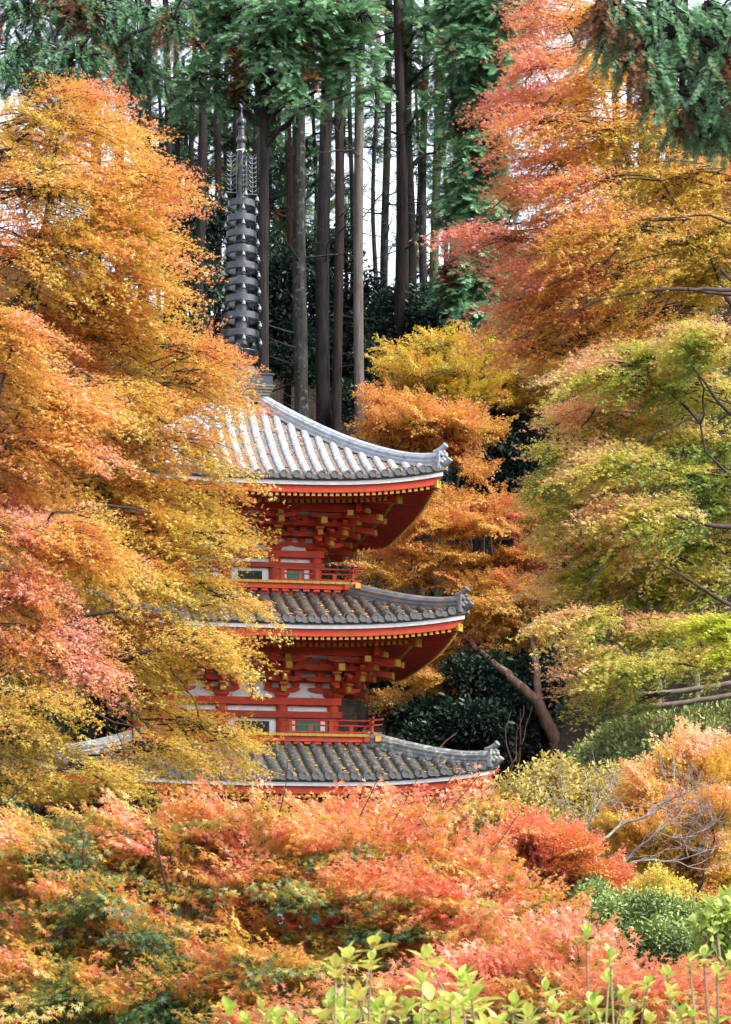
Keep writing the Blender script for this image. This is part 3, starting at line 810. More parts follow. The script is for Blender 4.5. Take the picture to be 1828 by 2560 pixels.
def blob_points(blobs, total, rng, back=.55, power=2.2):
    """blobs: (px, py, rx, ry, Y[, ryd]) in photo pixels at depth Y. returns pos, centre, outward unit, rho, blob index"""
    ar = np.array([b[2] * b[3] for b in blobs], float); n = np.maximum(3, (total * ar / ar.sum()).astype(int))
    P = []; Cc = []; D = []; Rr = []; I = []
    for i, b in enumerate(blobs):
        c = at(b[0], b[1], b[4]); k = b[4] / F; r = np.array([b[2] * k, (b[5] if len(b) > 5 else .8 * (b[2] + b[3]) / 2 * k), b[3] * k])
        m = n[i] * 3; d = unit(rng.normal(size=(m, 3))); rho = rng.uniform(0, 1, m) ** (1 / power)
        keep = ~((d[:, 1] > .25) & (rng.uniform(0, 1, m) > back)); d = d[keep][:n[i]]; rho = rho[keep][:n[i]]
        P.append(c + d * rho[:, None] * r); Cc.append(np.repeat(c[None], len(d), 0)); D.append(unit(d / r)); Rr.append(rho); I.append(np.full(len(d), i))
    return np.concatenate(P), np.concatenate(Cc), np.concatenate(D), np.concatenate(Rr), np.concatenate(I)

def maple(name, label, cat, base, fork_h, blobs, nspray, L, leaf_size, leaf, pal, tfun, rng, group=None, bark='bark_maple', trunk_r=.16, lean=None, droop=.22, rise=.15, back=.55, jit=.10, extra_limbs=(), step=.085, nproto=6, wide=.46, roll=.30, dir_bias=None, limb_r=.030, show_twig=.015):
    root = tag(empty(name, base), label, cat, group)
    base = np.array(base, float)
    protos = [proto_spray(leaf, leaf_size / L, rng, step=step, droop=droop, wide=wide) for _ in range(nproto)]
    P, Cc, D, Rh, I = blob_points(blobs, nspray, rng, back)
    top = base + np.array([0, 0, fork_h]) + (np.array(lean) if lean is not None else 0)
    away = Cc - top; away[:, 2] *= .3
    ax = unit(D * .9 + unit(away) * .8 + rng.normal(0, .30, D.shape))
    if dir_bias is not None: ax = unit(ax + np.array(dir_bias))
    ax[:, 2] = ax[:, 2] * .45 + rise; ax = unit(ax)
    Mx = frames(ax, np.array([0, 0, 1.0]), roll, rng)
    sc = L * rng.uniform(.7, 1.25, len(P)); P0 = P - ax * sc[:, None] * .55
    z0_, z1_ = P[:, 2].min(), P[:, 2].max(); sj = rng.normal(0, jit, len(P))
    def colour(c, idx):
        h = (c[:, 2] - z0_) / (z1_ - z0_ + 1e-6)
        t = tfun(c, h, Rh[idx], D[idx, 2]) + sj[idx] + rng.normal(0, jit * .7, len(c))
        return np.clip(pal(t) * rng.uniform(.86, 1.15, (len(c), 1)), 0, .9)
    lb = np.array([0.0, 0, 0])
    assemble('crown', protos, P0 - base, Mx, sc, lambda c, i: colour(c + base, i), M['leaf'], root, rng)
    T = Tubes()
    tp = curve(base - base - np.array([0, 0, .4]), top - base, 8, 0, .012, rng)
    T.add(tp, np.linspace(trunk_r * 1.25, trunk_r * .8, 8), 10)
    prev = []
    for i, b in enumerate(blobs):
        c = at(b[0], b[1], b[4]); k = b[4] / F
        # limbs start from the trunk top or from the nearest earlier limb nearer the trunk
        cand = [(np.linalg.norm(c - q) + .25 * np.linalg.norm(q - top), q, r) for q, r in prev if np.linalg.norm(q - top) < np.linalg.norm(c - top)]
        cand.append((np.linalg.norm(c - top) * .9, top, trunk_r * .7)); _, s_, r_ = min(cand, key=lambda z: z[0])
        pts = curve(s_ - base, c - base, 9, .08 * np.linalg.norm(c - s_) * (1 if c[2] < s_[2] + 1 else -.6), .022, rng)
        r0 = min(r_, limb_r * (1 + .12 * np.linalg.norm(c - s_))); T.add(pts, np.linspace(r0, max(.012, r0 * .45), 9), 6)
        prev.append((c, max(.014, r0 * .5))); prev.append((pts[5] + base, max(.016, r0 * .7)))
        idx = np.where(I == i)[0]
        for j in idx:
            e = P0[j] + ax[j] * sc[j] * .75; st = c + (P0[j] - c) * .15
            mid = (st + P0[j]) / 2 + np.array([0, 0, .04]) * L
            T.add(np.array([st, mid, P0[j], (P0[j] + e) / 2 + np.array([0, 0, -droop * .1 * sc[j]]), e + np.array([0, 0, -droop * .5 * sc[j]])]) - base,
                  np.array([1.3, 1.1, .9, .6, .2]) * show_twig, 3)
    for pts, r0, r1 in extra_limbs:
        pts = np.array(pts); tt = np.linspace(0, 1, len(pts)); t2 = np.linspace(0, 1, 4 * len(pts)); Q = np.stack([np.interp(t2, tt, pts[:, i]) for i in range(3)], 1)
        Q[1:-1] = (Q[:-2] + 2 * Q[1:-1] + Q[2:]) / 4
        T.add(Q - base + rng.normal(0, r0 * .12, Q.shape), np.linspace(r0, r1, len(Q)), 8)
    T.build('trunk', M[bark], root)
    return root

def gbase(px, Y, dz=0): 
    x = (px - CX) / F * Y; return (x, Y, float(ground(x, Y)) + dz)

# palettes (linear leaf albedo)
CORAL = (.73, .27, .155); PINK = (.77, .34, .23); RED = (.65, .14, .08); ORANGE = (.72, .33, .085); DEEP = (.63, .21, .05); GOLD = (.70, .42, .085); YEL = (.70, .49, .06)
OLIVE = (.50, .38, .06); YGREEN = (.40, .42, .05); GREEN = (.20, .28, .045); DGREEN = (.07, .13, .03); PEACH = (.78, .46, .24); CREAM = (.72, .52, .22)

R = np.random.default_rng(11)
L3, L5, LS = leaf_maple(3), leaf_maple(5), leaf_small()

# big orange maple on the left, in front of the pagoda
YL = 44
Lb = [(150, 290, 200, 95), (260, 300, 110, 50), (60, 400, 120, 90), (150, 470, 230, 95), (347, 440, 130, 60), (432, 520, 90, 50), (110, 620, 220, 95), (292, 590, 190, 80), (442, 640, 80, 45),
      (130, 790, 230, 100), (362, 730, 150, 80), (90, 930, 200, 90), (342, 860, 190, 80), (502, 880, 80, 50), (292, 1000, 190, 75), (502, 990, 100, 50), (120, 1090, 220, 90), (378, 1110, 190, 80), (538, 1130, 70, 45),
      (300, 1230, 210, 80), (508, 1240, 100, 50), (110, 1310, 190, 90), (408, 1340, 180, 75), (568, 1350, 70, 40), (270, 1440, 210, 70), (498, 1470, 130, 55), (620, 1500, 55, 32), (110, 1520, 170, 80), (330, 1560, 170, 60), (520, 1590, 130, 55),
      (150, 1640, 190, 70), (410, 1650, 110, 50), (80, 1740, 130, 60), (400, 1770, 110, 45), (520, 1820, 120, 45), (600, 1840, 50, 28), (70, 1860, 120, 70), (420, 1880, 130, 45), (540, 1900, 80, 38), (60, 1960, 150, 70), (250, 1930, 130, 45)]
Lb = [(min(a, 465 - c) if 360 < b < 850 else a, b, c, d) for a, b, c, d in Lb] + [(525, 925, 46, 24), (490, 960, 70, 32), (545, 965, 34, 18)]
Lb = [(a, b, c, d, YL + R.uniform(-1.4, 1.4)) for a, b, c, d in Lb]
palL = palette([(.55, .41, .07), (.63, .45, .08), (.68, .48, .085), GOLD, (.72, .39, .085), ORANGE, (.73, .30, .11), CORAL])
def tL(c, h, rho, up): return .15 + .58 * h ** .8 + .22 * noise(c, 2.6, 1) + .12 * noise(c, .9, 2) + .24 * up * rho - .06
limbsL = [([at(-170, 1500, YL), at(40, 1480, YL - .8), at(190, 1545, YL - 1), at(330, 1520, YL - 1)], .07, .02), ([at(-120, 1560, YL), at(120, 1600, YL - .8), at(240, 1730, YL - 1), at(350, 1790, YL - 1)], .045, .015),
          ([at(-150, 900, YL), at(0, 800, YL - 1), at(130, 640, YL - 1.2), at(230, 620, YL - 1.2)], .06, .015), ([at(-100, 1000, YL), at(150, 900, YL - 1), at(260, 960, YL - 1.2)], .05, .012),
          ([at(-150, 420, YL), at(10, 380, YL - 1), at(110, 300, YL - 1.2)], .05, .012), ([at(-100, 1250, YL), at(100, 1290, YL - 1), at(250, 1260, YL - 1.2), at(380, 1280, YL - 1.2)], .05, .014)]
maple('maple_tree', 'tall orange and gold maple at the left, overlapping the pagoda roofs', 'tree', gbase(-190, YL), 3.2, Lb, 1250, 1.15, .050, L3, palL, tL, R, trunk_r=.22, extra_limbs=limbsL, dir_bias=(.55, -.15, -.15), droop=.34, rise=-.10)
# coral pink maple at the far left edge, a little nearer
YC = 40
Cb = [(40, 830, 120, 80), (60, 960, 150, 80), (190, 1010, 110, 55), (80, 1110, 180, 75), (30, 1230, 90, 60), (110, 1330, 190, 70), (250, 1390, 90, 40), (40, 1480, 130, 80), (150, 1580, 130, 55), (230, 1660, 80, 40), (30, 1600, 80, 50)]
Cb = [(a, b, c, d, YC + R.uniform(-.8, .8)) for a, b, c, d in Cb]
palC = palette([GOLD, GOLD, ORANGE, (.73, .34, .12), (.73, .30, .17), (.76, .36, .25), (.76, .36, .27)])
maple('maple_tree', 'coral pink maple leaning in from the left edge below the orange crown', 'tree', gbase(-260, YC), 2.8, Cb, 330, 1.0, .050, L3, palC, lambda c, h, rho, up: .38 + .30 * noise(c, 1.6, 5) + .2 * up * rho, R, trunk_r=.17, dir_bias=(.6, -.15, -.25), droop=.36, rise=-.12)

# upper right maple, orange with red tips
YU = 50
Ub = [(1410, 50, 110, 80), (1350, 150, 90, 55), (1480, 170, 110, 70), (1300, 250, 90, 40), (1400, 250, 120, 60), (1330, 300, 90, 40), (1480, 330, 120, 60), (1600, 300, 90, 60), (1370, 400, 130, 55), (1330, 470, 90, 45), (1480, 450, 130, 45), (1640, 440, 150, 55), (1790, 460, 100, 80),
      (1180, 570, 60, 26), (1250, 600, 100, 40), (1380, 560, 110, 50), (1530, 570, 160, 65), (1720, 580, 150, 75), (1340, 670, 120, 45), (1500, 680, 170, 60), (1700, 700, 160, 65), (1800, 640, 80, 70), (1300, 760, 90, 42), (1430, 790, 150, 50), (1600, 790, 150, 55), (1310, 870, 70, 34), (1410, 850, 60, 34), (1560, 870, 80, 28)]
Ub = [(a, b, c, d, YU + R.uniform(-1.2, 1.2)) for a, b, c, d in Ub]
palU = palette([(.55, .42, .06), YEL, GOLD, (.72, .38, .09), ORANGE, (.73, .31, .13), CORAL, (.77, .32, .22), (.72, .23, .15)])
def tU(c, h, rho, up):
    px = CX + c[:, 0] / c[:, 1] * F
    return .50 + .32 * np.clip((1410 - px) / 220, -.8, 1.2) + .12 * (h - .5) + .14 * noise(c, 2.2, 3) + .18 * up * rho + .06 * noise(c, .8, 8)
limbsU = [([at(1960, 700, YU), at(1828, 725, YU - 1), at(1720, 722, YU - 1.3)], .05, .03), ([at(1960, 560, YU), at(1828, 560, YU - 1), at(1770, 535, YU - 1.2), at(1640, 550, YU - 1.2), at(1560, 590, YU - 1.2)], .03, .010),
          ([at(1900, 745, YU), at(1690, 720, YU - 1), at(1520, 740, YU - 1.2), at(1420, 790, YU - 1.2)], .04, .012), ([at(1565, 690, YU - 1), at(1500, 680, YU - 1.2), at(1480, 672, YU - 1.2)], .035, .012)]
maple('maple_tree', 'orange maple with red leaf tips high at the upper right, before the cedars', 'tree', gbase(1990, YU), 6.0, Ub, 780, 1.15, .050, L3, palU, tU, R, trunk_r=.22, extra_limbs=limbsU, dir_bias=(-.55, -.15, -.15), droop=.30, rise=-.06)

# yellow green maple on the right
YR = 44
Rb = [(1600, 880, 130, 55), (1760, 850, 110, 80), (1500, 930, 90, 50), (1650, 960, 160, 60), (1790, 990, 90, 60), (1470, 1030, 90, 50), (1600, 1060, 150, 60), (1750, 1100, 120, 60), (1420, 1120, 100, 45), (1540, 1150, 140, 55), (1700, 1190, 150, 60), (1380, 1200, 80, 36), (1470, 1250, 120, 55), (1620, 1280, 160, 60), (1780, 1270, 100, 60),
      (1420, 1340, 100, 45), (1560, 1370, 150, 55), (1730, 1370, 140, 55), (1410, 1430, 70, 34), (1500, 1460, 130, 55), (1660, 1470, 150, 55), (1790, 1450, 80, 50), (1440, 1540, 90, 40), (1560, 1570, 140, 50), (1700, 1560, 130, 45), (1480, 1640, 90, 40), (1580, 1650, 110, 36), (1450, 1700, 60, 30), (1530, 1720, 50, 30), (1770, 1630, 80, 34), (1590, 1750, 40, 26), (1690, 1640, 60, 22)]
Rb = [(a, b, c * .92, d * .80, YR + R.uniform(-1.3, 1.3)) for a, b, c, d in Rb]
palR = palette([GREEN, (.26, .34, .05), (.42, .44, .06), (.58, .52, .08), (.68, .54, .12), (.76, .54, .22), PEACH, (.74, .36, .18)])
def tR(c, h, rho, up):
    px = CX + c[:, 0] / c[:, 1] * F
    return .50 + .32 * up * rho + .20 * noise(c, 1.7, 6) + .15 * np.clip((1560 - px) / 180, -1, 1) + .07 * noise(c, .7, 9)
limbsR = [([at(1970, 1300, YR), at(1800, 1320, YR - 1), at(1690, 1290, YR - 1.2)], .06, .014), ([at(1950, 1150, YR), at(1800, 1010, YR - 1), at(1720, 900, YR - 1.2)], .05, .01), ([at(1960, 1600, YR), at(1770, 1480, YR - 1), at(1640, 1400, YR - 1.2)], .05, .012)]
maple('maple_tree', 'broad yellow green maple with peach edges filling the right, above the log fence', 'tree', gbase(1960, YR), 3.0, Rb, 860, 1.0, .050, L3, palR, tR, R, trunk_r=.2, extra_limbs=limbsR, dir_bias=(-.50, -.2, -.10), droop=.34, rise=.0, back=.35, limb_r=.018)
# lime branch, nearer
Gb = [(1790, 1548, 40, 14, 36), (1750, 1562, 40, 12, 36), (1805, 1595, 36, 16, 36), (1820, 1632, 26, 14, 36)]
maple('maple_tree', 'bright lime green maple branch reaching in at the right edge', 'tree', gbase(2050, 36), 3.4, Gb, 30, .5, .046, L3, palette([YGREEN, (.50, .55, .03), (.60, .62, .06), YEL]), lambda c, h, rho, up: .5 + .2 * noise(c, .8, 2), R, trunk_r=.12, dir_bias=(-.6, 0, -.1), droop=.3)

# maples on the slope behind the pagoda
def far_maple(label, px, Y, blobs, n, pal, tf, fork, seed, **kw):
    rr = np.random.default_rng(seed)
    bl = [(a, b, c * .92, d * .78, Y + rr.uniform(-.9, .9), 1.0) for a, b, c, d in blobs]
    return maple('maple_tree', label, 'tree', gbase(px, Y), fork, bl, int(n * .92), .85, .046, LS, pal, tf, rr, group='maples on the slope behind the pagoda', droop=.22, wide=.5, step=.075, show_twig=.011, **kw)
palY = palette([(.16, .15, .02), OLIVE, (.50, .37, .03), YEL, GOLD, ORANGE])
palO = palette([(.62, .40, .07), GOLD, (.72, .42, .10), ORANGE, (.72, .33, .12), CORAL])
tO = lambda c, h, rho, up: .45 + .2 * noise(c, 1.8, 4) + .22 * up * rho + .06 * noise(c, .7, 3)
far_maple('yellow maple behind the top roof, between the cedar trunks and the orange crowns', 1180, 72, [(1060, 865, 120, 34), (1000, 900, 70, 26), (1170, 880, 110, 40), (1120, 930, 140, 36), (1010, 950, 60, 28), (1250, 940, 130, 40), (1350, 930, 80, 34), (1150, 990, 120, 34), (1290, 1000, 110, 36), (1400, 950, 50, 40)], 330, palY, lambda c, h, rho, up: .48 + .2 * noise(c, 1.8, 4) + .2 * up * rho, 3.2, 21, lean=(0, 0, 0))
far_maple('orange maple spreading just above the upturned corner of the top roof', 1150, 69.5, [(960, 1000, 50, 28), (950, 1060, 50, 26), (1030, 1050, 90, 34), (1010, 1100, 90, 30), (1120, 1060, 110, 40), (1190, 1070, 70, 30), (1110, 1110, 80, 24), (1180, 1145, 36, 22), (1190, 1180, 26, 16)], 300, palO, tO, 3, 22)
far_maple('orange maple beside the middle tier, crown split by dark gaps', 1260, 68.5, [(1130, 1260, 120, 34), (1220, 1250, 70, 30), (1060, 1310, 100, 40), (1180, 1310, 120, 38), (1290, 1300, 100, 45), (980, 1390, 80, 34), (920, 1420, 50, 22), (1080, 1390, 110, 40), (1200, 1400, 110, 44), (1310, 1390, 90, 44), (1010, 1450, 90, 26), (1150, 1460, 90, 30), (1280, 1470, 90, 40), (1350, 1290, 50, 36)], 420, palO, tO, 3, 23)
trunkD = [([at(1402, 1905, 65.6), at(1375, 1810, 65.6), at(1335, 1745, 65.6), at(1275, 1690, 65.8), at(1225, 1650, 66.2), at(1170, 1600, 66.8), at(1140, 1560, 67.2)], .175, .035), ([at(1345, 1755, 65.6), at(1342, 1690, 65.8), at(1335, 1620, 66.3), at(1310, 1550, 66.9), at(1290, 1500, 67.2)], .11, .03), ([at(1404, 1925, 65.6), at(1396, 1890, 65.6), at(1388, 1860, 65.6)], .24, .165)]
far_maple('orange maple on a leaning brown forked trunk beside the lowest roof', 1402, 67.5, [(1230, 1520, 100, 36), (1310, 1500, 70, 36), (1180, 1570, 110, 36), (1290, 1580, 90, 40), (1130, 1620, 100, 36), (1240, 1640, 90, 36), (1150, 1690, 120, 40), (1080, 1700, 70, 34), (1200, 1740, 80, 34), (1130, 1750, 90, 30), (1000, 1745, 60, 16), (950, 1752, 36, 11)], 380, palette([(.62, .42, .07), GOLD, (.72, .44, .11), (.72, .40, .11), (.72, .34, .13)]), tO, 1.0, 24, bark='bark_brown', trunk_r=.20, extra_limbs=trunkD, lean=(-.5, 0, .2))

# ------------------------------------------------------------------ cedars and hinoki cypresses
R2 = np.random.default_rng(31)
HB = [proto_hinoki(R2, d) for d in (.25, .35, .45, .55, .4)]
HH = [proto_hinoki(R2, d, 22, .62, 34) for d in (.5, .7, .9, .6)]
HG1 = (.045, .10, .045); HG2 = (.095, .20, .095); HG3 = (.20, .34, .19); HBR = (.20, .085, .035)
def hinoki_crown(root, blobs, n, L, rng, brown=.12, back=.6, tone=0.0, mat_='leaf_soft', droop_bias=-.15, light=1.0, bcol=HBR, protos=None):
    base = np.array(root.location)
    P, Cc, D, Rh, I = blob_points(blobs, n, rng, back, 2.6)
    ax = unit(D * np.array([1, 1, .4]) + rng.normal(0, .45, D.shape)); ax[:, 2] = ax[:, 2] * .5 + droop_bias; ax = unit(ax)
    Mx = frames(ax, np.array([0, 0, 1.0]), .35, rng); sc = L * rng.uniform(.65, 1.3, len(P)); P0 = P - ax * sc[:, None] * .5
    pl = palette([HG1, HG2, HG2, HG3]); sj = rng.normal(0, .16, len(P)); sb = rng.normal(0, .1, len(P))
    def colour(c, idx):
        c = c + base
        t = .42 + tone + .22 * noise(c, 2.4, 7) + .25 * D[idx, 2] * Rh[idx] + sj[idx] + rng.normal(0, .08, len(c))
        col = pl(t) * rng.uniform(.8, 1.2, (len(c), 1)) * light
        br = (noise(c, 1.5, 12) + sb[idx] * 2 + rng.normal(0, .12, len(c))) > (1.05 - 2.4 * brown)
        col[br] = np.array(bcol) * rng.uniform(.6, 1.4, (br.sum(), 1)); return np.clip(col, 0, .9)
    o = assemble('crown', protos or HB, P0 - base, Mx, sc, colour, M[mat_], root, rng)
    T = Tubes(); k = 0
    for i in range(0, len(P), 2):
        b = blobs[I[i]]; c = at(b[0], b[1], b[4]); st = c + (P0[i] - c) * .2; e = P0[i] + ax[i] * sc[i] * .7
        T.add(np.array([st, (st + P0[i]) / 2 + np.array([0, 0, .08]), P0[i], e - np.array([0, 0, .1])]) - base, np.array([.03, .022, .016, .006]), 3)
    T.build('branches', M['bark'], root)
    return o

# crown shared by the forest trees, above the frame, shading the forest floor
CROWN_SRC = None
def shared_crown(root, z0):
    global CROWN_SRC
    if CROWN_SRC is None:
        rng = np.random.default_rng(77); n = 120
        h = rng.uniform(0, 1, n) ** .8; rad = (1 - h) ** .7 * 2.3 + .2; an = rng.uniform(0, 6.283, n); rr = rad * rng.uniform(.3, 1, n)
        P = np.stack([np.cos(an) * rr, np.sin(an) * rr, h * 10], 1); ax = unit(np.stack([np.cos(an), np.sin(an), rng.normal(-.25, .2, n)], 1))
        Mx = frames(ax, np.array([0, 0, 1.0]), .35, rng); pl = palette([HG1, HG2, HG3])
        CROWN_SRC = assemble('crown', HB, P, Mx, rng.uniform(1.2, 2.1, n), lambda c, i: pl(.45 + .25 * noise(c, 2.2, 3)) * rng.uniform(.8, 1.2, (len(c), 1)), M['leaf_soft'], root, rng)
        o = CROWN_SRC
    else:
        o = CROWN_SRC.copy(); COL.objects.link(o); o.parent = root
    o.location = (0, 0, z0 - root.location.z); o.rotation_euler = (0, 0, random.uniform(0, 6.28))
    return o

def cedar(px, wpx, Y, label, bark='bark', crown_z=None, dead=8, seed=0, top_z=None, group='straight cedar trunks behind the pagoda', lean=0.0, crown=True, cat='tree', dead_len=1.0, name='cedar_tree', moss=None):
    rng = np.random.default_rng(1000 + seed)
    x = (px - CX) / F * Y; gz = float(ground(x, Y)); root = tag(empty(name, (x, Y, gz), rng.uniform(0, .01)), label, cat, group)
    r = wpx / 2 / F * Y; zt_ = (top_z or 36.0) - gz
    n = 26; t = np.linspace(0, 1, n); lean = lean + (rng.uniform(-.005, .005) if crown else 0)
    P = np.stack([lean * t * zt_ + .07 * np.sin(t * 8 + seed * 1.7), .07 * np.cos(t * 7 + seed), t * zt_ - .3], 1)
    rad = r * (.98 - .36 * t + .5 * np.exp(-t * zt_ / .8) + rng.normal(0, .02, n)); 
    T = Tubes(); T.add(P, rad, 14)
    for j in range(dead):
        h = rng.uniform(.25, .97) * min(zt_, (CZ + HY / F * Y) - gz); a = rng.uniform(0, 6.28); l = rng.uniform(.5, 2.0) * dead_len
        d = np.array([math.cos(a), math.sin(a), 0]); up = rng.uniform(-.35, .45); p0 = np.array([lean * h, 0, h])
        tt = np.linspace(0, 1, 7)[:, None]; cv = rng.uniform(-.5, .8)
        Q = p0 + d * l * tt + np.array([0, 0, 1.0]) * (up * l * tt + cv * l * .4 * tt ** 2) + rng.normal(0, .03, (7, 3)) * tt
        T.add(Q, np.linspace(rng.uniform(.018, .038), .005, 7), 4)
        if l > .8:
            q = Q[4]; d2 = unit(d + rng.normal(0, .6, 3)); T.add(np.stack([q, q + d2 * .25 * l, q + d2 * .5 * l + np.array([0, 0, .05])]), [.014, .009, .003], 3)
    T.build('trunk', M[bark], root)
    if crown and seed % 3 == 0: shared_crown(root, crown_z if crown_z is not None else CZ + HY / F * Y + rng.uniform(1.0, 3.0))
    return root

trunks = [  # photo column, width px, depth, bark, lean, label
    (304, 30, 70, 'bark_red', 0, 'reddish cedar trunk rising above the left maple crown'),
    (372, 20, 84, 'bark', 0, 'thin dark cedar trunk, first to the right of the reddish one above the left maple'),
    (418, 24, 80, 'bark', 0, 'dark cedar trunk whose foot goes behind the orange maple, in a close pair'),
    (447, 18, 88, 'bark', 0, 'slim trunk close on the right of the dark pair above the left maple'),
    (484, 17, 90, 'bark', .002, 'slim half hidden trunk, midway between the left maple top and the spire finial'),
    (497, 30, 78, 'bark', 0, 'stout dark trunk just left of the spire finial'),
    (540, 22, 82, 'bark_red', 0, 'dark reddish trunk directly behind the spire flame ornament, on its left'),
    (566, 18, 92, 'bark', .001, 'slim far trunk half covered by the spire finial'),
    (640, 22, 86, 'bark', 0, 'dim trunk just right of the spire jewel, deep in the forest'),
    (672, 16, 94, 'bark', .004, 'thin far trunk between the spire and the large lichen trunk'),
    (720, 22, 84, 'bark_red', 0, 'dark reddish trunk touching the left side of the lichen spotted trunk'),
    (750, 44, 72, 'bark_lichen', .0015, 'thick lichen spotted cedar trunk right of the spire, with bare side branches'),
    (810, 42, 80, 'bark', 0, 'broad dark trunk, first to the right of the lichen spotted one'),
    (848, 30, 78, 'bark_red', 0, 'reddish dark trunk beside the pale peeling trunk, on its left'),
    (876, 15, 88, 'bark', .002, 'slender trunk squeezed against the pale peeling trunk'),
    (901, 31, 70, 'bark_pale', 0, 'pale grey straight trunk ending behind the top roof ridge'),
    (966, 24, 86, 'bark_lichen', 0, 'grey trunk, first to the right of the pale one, against white sky'),
    (995, 33, 82, 'bark_red', 0, 'red brown trunk with a broad foot, second to the right of the pale one'),
    (1026, 26, 88, 'bark', 0, 'dark trunk just right of the red brown one, against the sky'),
    (1062, 24, 84, 'bark_lichen', .001, 'grey trunk, left one of the pair next to the green cypress'),
    (1090, 27, 85, 'bark_moss', .0025, 'slightly leaning mossy trunk, right one of the pair next to the green cypress'),
    (1138, 22, 90, 'bark', 0, 'dark trunk half buried in the green cypress foliage'),
    (345, 13, 98, 'bark', .003, 'hair thin far trunk next to the reddish cedar at the left'),
    (396, 12, 100, 'bark_lichen', -.002, 'faint far trunk in the gap between the first two dark trunks at the left'),
    (462, 14, 97, 'bark', .004, 'thin far trunk in the second gap left of the spire'),
    (521, 12, 101, 'bark_red', -.003, 'faint thin trunk between the stout dark trunk and the spire'),
    (612, 13, 99, 'bark', .003, 'thin far trunk immediately right of the spire ball'),
    (700, 12, 102, 'bark', -.002, 'faint thin trunk left of the lichen spotted cedar, far beyond it'),
    (785, 13, 98, 'bark', .004, 'thin far trunk in the gap right of the lichen spotted cedar'),
    (862, 11, 101, 'bark', -.003, 'faint trunk almost hidden beside the pale peeling trunk'),
    (938, 13, 97, 'bark', .003, 'thin far trunk in the white gap right of the pale trunk'),
    (1042, 11, 100, 'bark', -.002, 'thin far trunk in the gap between the mossy pair and the dark trunk'),
    (1112, 12, 99, 'bark', .003, 'thin far trunk between the leaning mossy one and the cypress'),
    (1540, 24, 86, 'bark', 0, 'dark trunk left of the bright sky gap at the upper right'),
    (1576, 17, 90, 'bark_lichen', 0, 'slim trunk on the left rim of the bright sky gap at the upper right'),
    (1625, 38, 80, 'bark_red', .001, 'thick reddish trunk right of the bright sky gap at the upper right'),
    (1672, 26, 84, 'bark', 0, 'dark trunk behind the hanging brown sprays at the upper right'),
    (1712, 22, 88, 'bark', 0, 'dim trunk farthest right among the upper right trunks'),
]
for i, (px, wd, Y, bk, ln_, lab) in enumerate(trunks):
    cedar(px, wd, Y, lab, bk, seed=i, lean=ln_, dead=26 if px == 750 else (4 if bk == 'bark_pale' else 16), dead_len=1.5 if px == 750 else 1.05)
# nearer trunks seen through the orange maples
for i, (px, wd, Y, bk, top, lab) in enumerate([(1325, 20, 74, 'bark', 17.5, 'bare grey trunk standing in the dark gap between the orange and yellow green maples'),
                                               (1398, 24, 76, 'bark', 18, 'dark trunk under the yellow maple, beside the red leaf tips'),
                                               (1047, 24, 72, 'bark_lichen', 13.6, 'grey trunk seen through the orange leaves right of the balcony'),
                                               (1097, 32, 73, 'bark_moss', 15.5, 'mossy green trunk just beyond the upturned top roof corner'),
                                               (827, 11, 70, 'bark_lichen', 17.0, 'thin leaning bare sapling between the lichen trunk and the pale trunk')]):
    cedar(px, wd, Y, lab, bk, seed=60 + i, top_z=top, dead=4, crown=False, lean=.012 if px == 827 else 0, group='trunks among the maples', name='bare_tree', dead_len=.6)

def hinoki(label, px, Y, blobs, n, L, seed, tr=.2, **kw):
    rng = np.random.default_rng(seed); x = (px - CX) / F * Y; gz = float(ground(x, Y))
    root = tag(empty('hinoki_cypress', (x, Y, gz)), label, 'tree')
    bl = [(a, b, c, d, Y + rng.uniform(-1, 1)) for a, b, c, d in blobs]
    hinoki_crown(root, bl, n, L, rng, **kw)
    T = Tubes(); zt_ = max(CZ + (HY - min(b[1] for b in blobs)) / F * Y + 1.5 - gz, 6); k = np.linspace(0, 1, 14)
    T.add(np.stack([.02 * np.sin(k * 8), .02 * np.cos(k * 6), k * zt_ - .3], 1), tr * (1.1 - .6 * k), 10)
    for b in bl:
        c = at(b[0], b[1], b[4]) - np.array([x, Y, gz]); s_ = np.array([0, 0, min(zt_ * .97, max(.4, c[2] - .6 - .15 * abs(c[0])))])
        T.add(curve(s_, c, 7, .2, .02, rng), np.linspace(.07, .02, 7), 5)
    T.build('trunk', M['bark'], root); return root
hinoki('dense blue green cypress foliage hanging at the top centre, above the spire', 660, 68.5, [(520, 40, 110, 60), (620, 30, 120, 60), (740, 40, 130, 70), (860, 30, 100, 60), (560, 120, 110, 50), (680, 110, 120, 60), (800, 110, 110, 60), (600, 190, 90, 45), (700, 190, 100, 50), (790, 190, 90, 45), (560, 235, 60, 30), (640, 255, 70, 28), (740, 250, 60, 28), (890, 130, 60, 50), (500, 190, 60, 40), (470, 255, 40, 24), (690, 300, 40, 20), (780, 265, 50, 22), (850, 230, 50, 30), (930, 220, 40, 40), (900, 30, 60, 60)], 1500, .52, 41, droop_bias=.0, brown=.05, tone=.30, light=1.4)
hinoki('dark cypress with brown dying sprays hanging in the top left corner', 240, 62, [(80, 30, 130, 70), (220, 40, 120, 80), (350, 40, 90, 70), (60, 140, 110, 60), (190, 150, 120, 60), (320, 120, 90, 70), (350, 190, 70, 50), (110, 215, 110, 40), (230, 225, 70, 34), (430, 60, 60, 60), (20, 190, 60, 50), (15, 340, 40, 40)], 1200, .60, 42, protos=HH, brown=.20, droop_bias=-.35, tone=.14, light=1.15, bcol=(.18, .075, .03))
